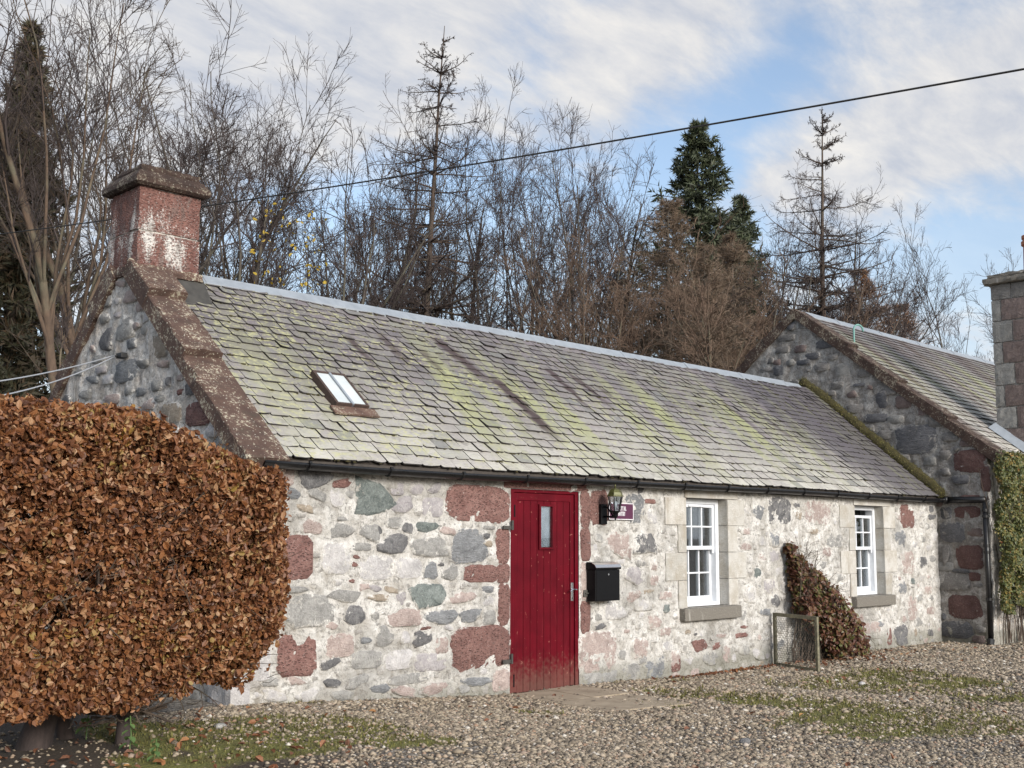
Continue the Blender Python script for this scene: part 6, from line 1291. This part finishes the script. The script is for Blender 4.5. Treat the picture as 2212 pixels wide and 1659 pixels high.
for (px, py, w_) in ((1768, 1420, .03), (1800, 1422, .028)):
    b = on(px, py, 1, -.22); MB().tube([(b[0]-.0, -.22, -.08), (b[0]+.0, -.2, .25), (b[0]-.1, -.12, .7)], w_, 7).build('stem', M['bark_grey'], sh_)
# leaf cloud: a sloping mound, high at its left against the wall and tailing off to the right
blobs = [(8.06,-.10,1.36,.10),(8.14,-.13,1.15,.15),(8.26,-.17,.95,.22),(8.24,-.22,.70,.22),(8.48,-.24,.74,.27),(8.50,-.28,.48,.27),(8.72,-.30,.48,.30),(8.75,-.32,.24,.24),(8.98,-.32,.30,.26),(9.2,-.3,.20,.20),(9.42,-.28,.11,.13),(8.62,-.15,.98,.12),(8.86,-.16,.72,.12),(9.55,-.25,.06,.1)]
PP = []
for (bx, by, bz, br) in blobs:
    k_ = int(14000*br**1.9)+120; d_ = rs.normal(size=(k_, 3)); d_ /= np.linalg.norm(d_, axis=1)[:, None]; PP.append(np.array([bx, by, bz])+d_*np.array([1.05, .8, 1.])*(br*rs.random(k_)**.30*rs.uniform(.8, 1.25, k_))[:, None])
P = np.concatenate(PP); P[:, 1] = np.minimum(P[:, 1], -.03); P = P[P[:, 2] > -.03]; P = P[fbm(P[:, 0]*8, P[:, 2]*8+P[:, 1]*5, 3) > .36]
vs_, fs_ = leafbase(.8, .1, .3); V, F = scatter_mesh(vs_, fs_, P, rs.uniform(.035, .075, len(P)), orient(len(P), np.tile([-.2, -1., .7], (len(P), 1)), .6)); o = obj('leaves', V, [F], M['shrub_leaf'], sh_); o['kind'] = 'stuff'

gd = empty('mesh_guard', (7.55, -.4, -.05), 'timber frame covered with wire netting standing on edge against the wall beside the shrub', 'frame')
a3 = np.array([7.70, -.06, -.07]); b3 = np.array([7.44, -.80, -.07]); H_ = .66; dv = (b3-a3)/np.linalg.norm(b3-a3); nv = np.array([dv[1], -dv[0], 0]); up = np.array([0, 0, 1.]); ln = np.linalg.norm(b3-a3)
for t_ in (0, 1): MB().obox(a3+dv*ln*t_+up*H_/2, dv, nv, up, .022, .014, H_/2).build('post', M['old_timber'], gd)
MB().obox(a3+dv*ln/2+up*(H_-.02), dv, nv, up, ln/2-.023, .013, .022).build('top_rail', M['old_timber'], gd); MB().obox(a3+dv*ln/2+up*.03, dv, nv, up, ln/2-.023, .013, .02).build('bottom_rail', M['old_timber'], gd)
wm2 = MB(); hx_ = .031
for i in range(int(ln/hx_)):
    for jn in range(int(H_/(hx_*.9))):
        s0 = (i+.5*(jn % 2)+.3)*hx_; z0 = .03+jn*hx_*.87
        if s0 > ln-.02 or z0 > H_-.04: continue
        p = a3+dv*s0+up*z0-nv*.016
        for (ds_, dz_) in ((.5, .29), (-.5, .29), (0, -.58)):
            q_ = p+dv*ds_*hx_+up*dz_*hx_; wm2.tube([p, q_], .0024, 3, False)
o = wm2.build('wire_netting', M['wire'], gd); o['kind'] = 'stuff'

rb = empty('wall_rambler', (13.6, -1., 0), 'dense small leaved green and rusty climber covering the front of the neighbouring cottage', 'climber')
n = 30000; x_ = L-.03+rng.random(n)**1.2*2.6; z_ = .35+2.5*rng.random(n); ok = (z_ > .45+.5*(fbm(x_*3, z_*0+2, 2)-.5)+.55*sstep(.9, .3, np.abs(x_-L-.9)) * 0) & (fbm(x_*5, z_*5, 3) > .37-.1*(z_ > 1)); x_, z_ = x_[ok], z_[ok]
bl_ = .04+.50*fbm(x_*3.5+7, z_*3.5, 4)**1.3+.05*(z_-1.2); y_ = YF-bl_*rng.uniform(.55, 1.05, len(x_)); x_ = x_-.08*(x_ < L+.1)*fbm(z_*3, z_*0, 2)
vs_, fs_ = leafbase(.7, .1, .2); V, F = scatter_mesh(vs_, fs_, np.stack([x_, y_, z_], -1), rng.uniform(.026, .060, len(x_)), orient(len(x_), np.tile([-.5, -1., .5], (len(x_), 1)), .7)); o = obj('leaves', V, [F], M['ivy_leaf'], rb); o['kind'] = 'stuff'
rs = np.random.default_rng(4); n = 50; P0 = np.stack([rs.uniform(L+.05, L+2.2, n), np.full(n, YF-.05), np.full(n, -.05)], -1); T = walk(P0, np.stack([rs.normal(0, .15, n), np.zeros(n)-.03, np.ones(n)], -1), rs.uniform(1.5, 2.8, n), 9, .07, .05, rs); RR = np.full((n, 9), .008)*np.linspace(1, .4, 9)[None]; T[..., 1] = np.clip(T[..., 1], YF-.25, YF-.03)
S2_ = spawn(T, RR, 14, .15, 1., 50, .16, 4, .2, .0, rs, .5, .5, .2, rmin=.003); V, F = emit([(T, RR, 4), (*S2_, 3)]); obj('stems', V, [F], M['twig_warm'], rb)

# ------------------------------------------------------------------ cables
def cable(p, q, r, sag, name, label, mat, n=40, cat='cable', parent=None, group=None):
    p, q = np.array(p, float), np.array(q, float); t = np.linspace(0, 1, n)[:, None]; P = p*(1-t)+q*t; P[:, 2] -= sag*4*(t[:, 0]*(1-t[:, 0]))
    return props(MB().tube(P, r, 7).build(name, M[mat], parent, smooth=True), label, cat, group)
pr = C0+ray(2330, 128)*8.6; pl_ = C0+ray(-120, 520)*19.
cable(pr, pl_, .009, .10, 'overhead_power_line', 'black twisted overhead cable crossing the sky from the upper right down behind the chimney', 'cable_black')
bk = empty('cable_bracket', (-.05, 2.2, 3.2), 'small dark bracket fixed to the left gable holding two pale cables', 'bracket')
bp = on(262, 768, 0, -.05); MB().box((-.075, bp[1]-.05, bp[2]-.025), (-.012, bp[1]+.06, bp[2]+.025)).build('bracket_block', M['black_matt'], bk, .005)
MB().tube([(-.05, bp[1]+.04, bp[2]), (-.11, bp[1]+.05, bp[2]-.005)], .012, 8).build('bracket_hook', M['black_matt'], bk)
for (py, rr_, sg_, lab) in ((826, .0065, .10, 'upper pale cable sagging away from the gable bracket'), (838, .0065, .20, 'lower pale cable sagging away from the gable bracket')):
    e = C0+ray(-420, py+22)*7.6; cable((-.10, bp[1]+.03, bp[2]-(.0 if py < 830 else .012)), e, rr_, sg_, 'service_cable', lab, 'cable_white', group='pale cables at the left gable')
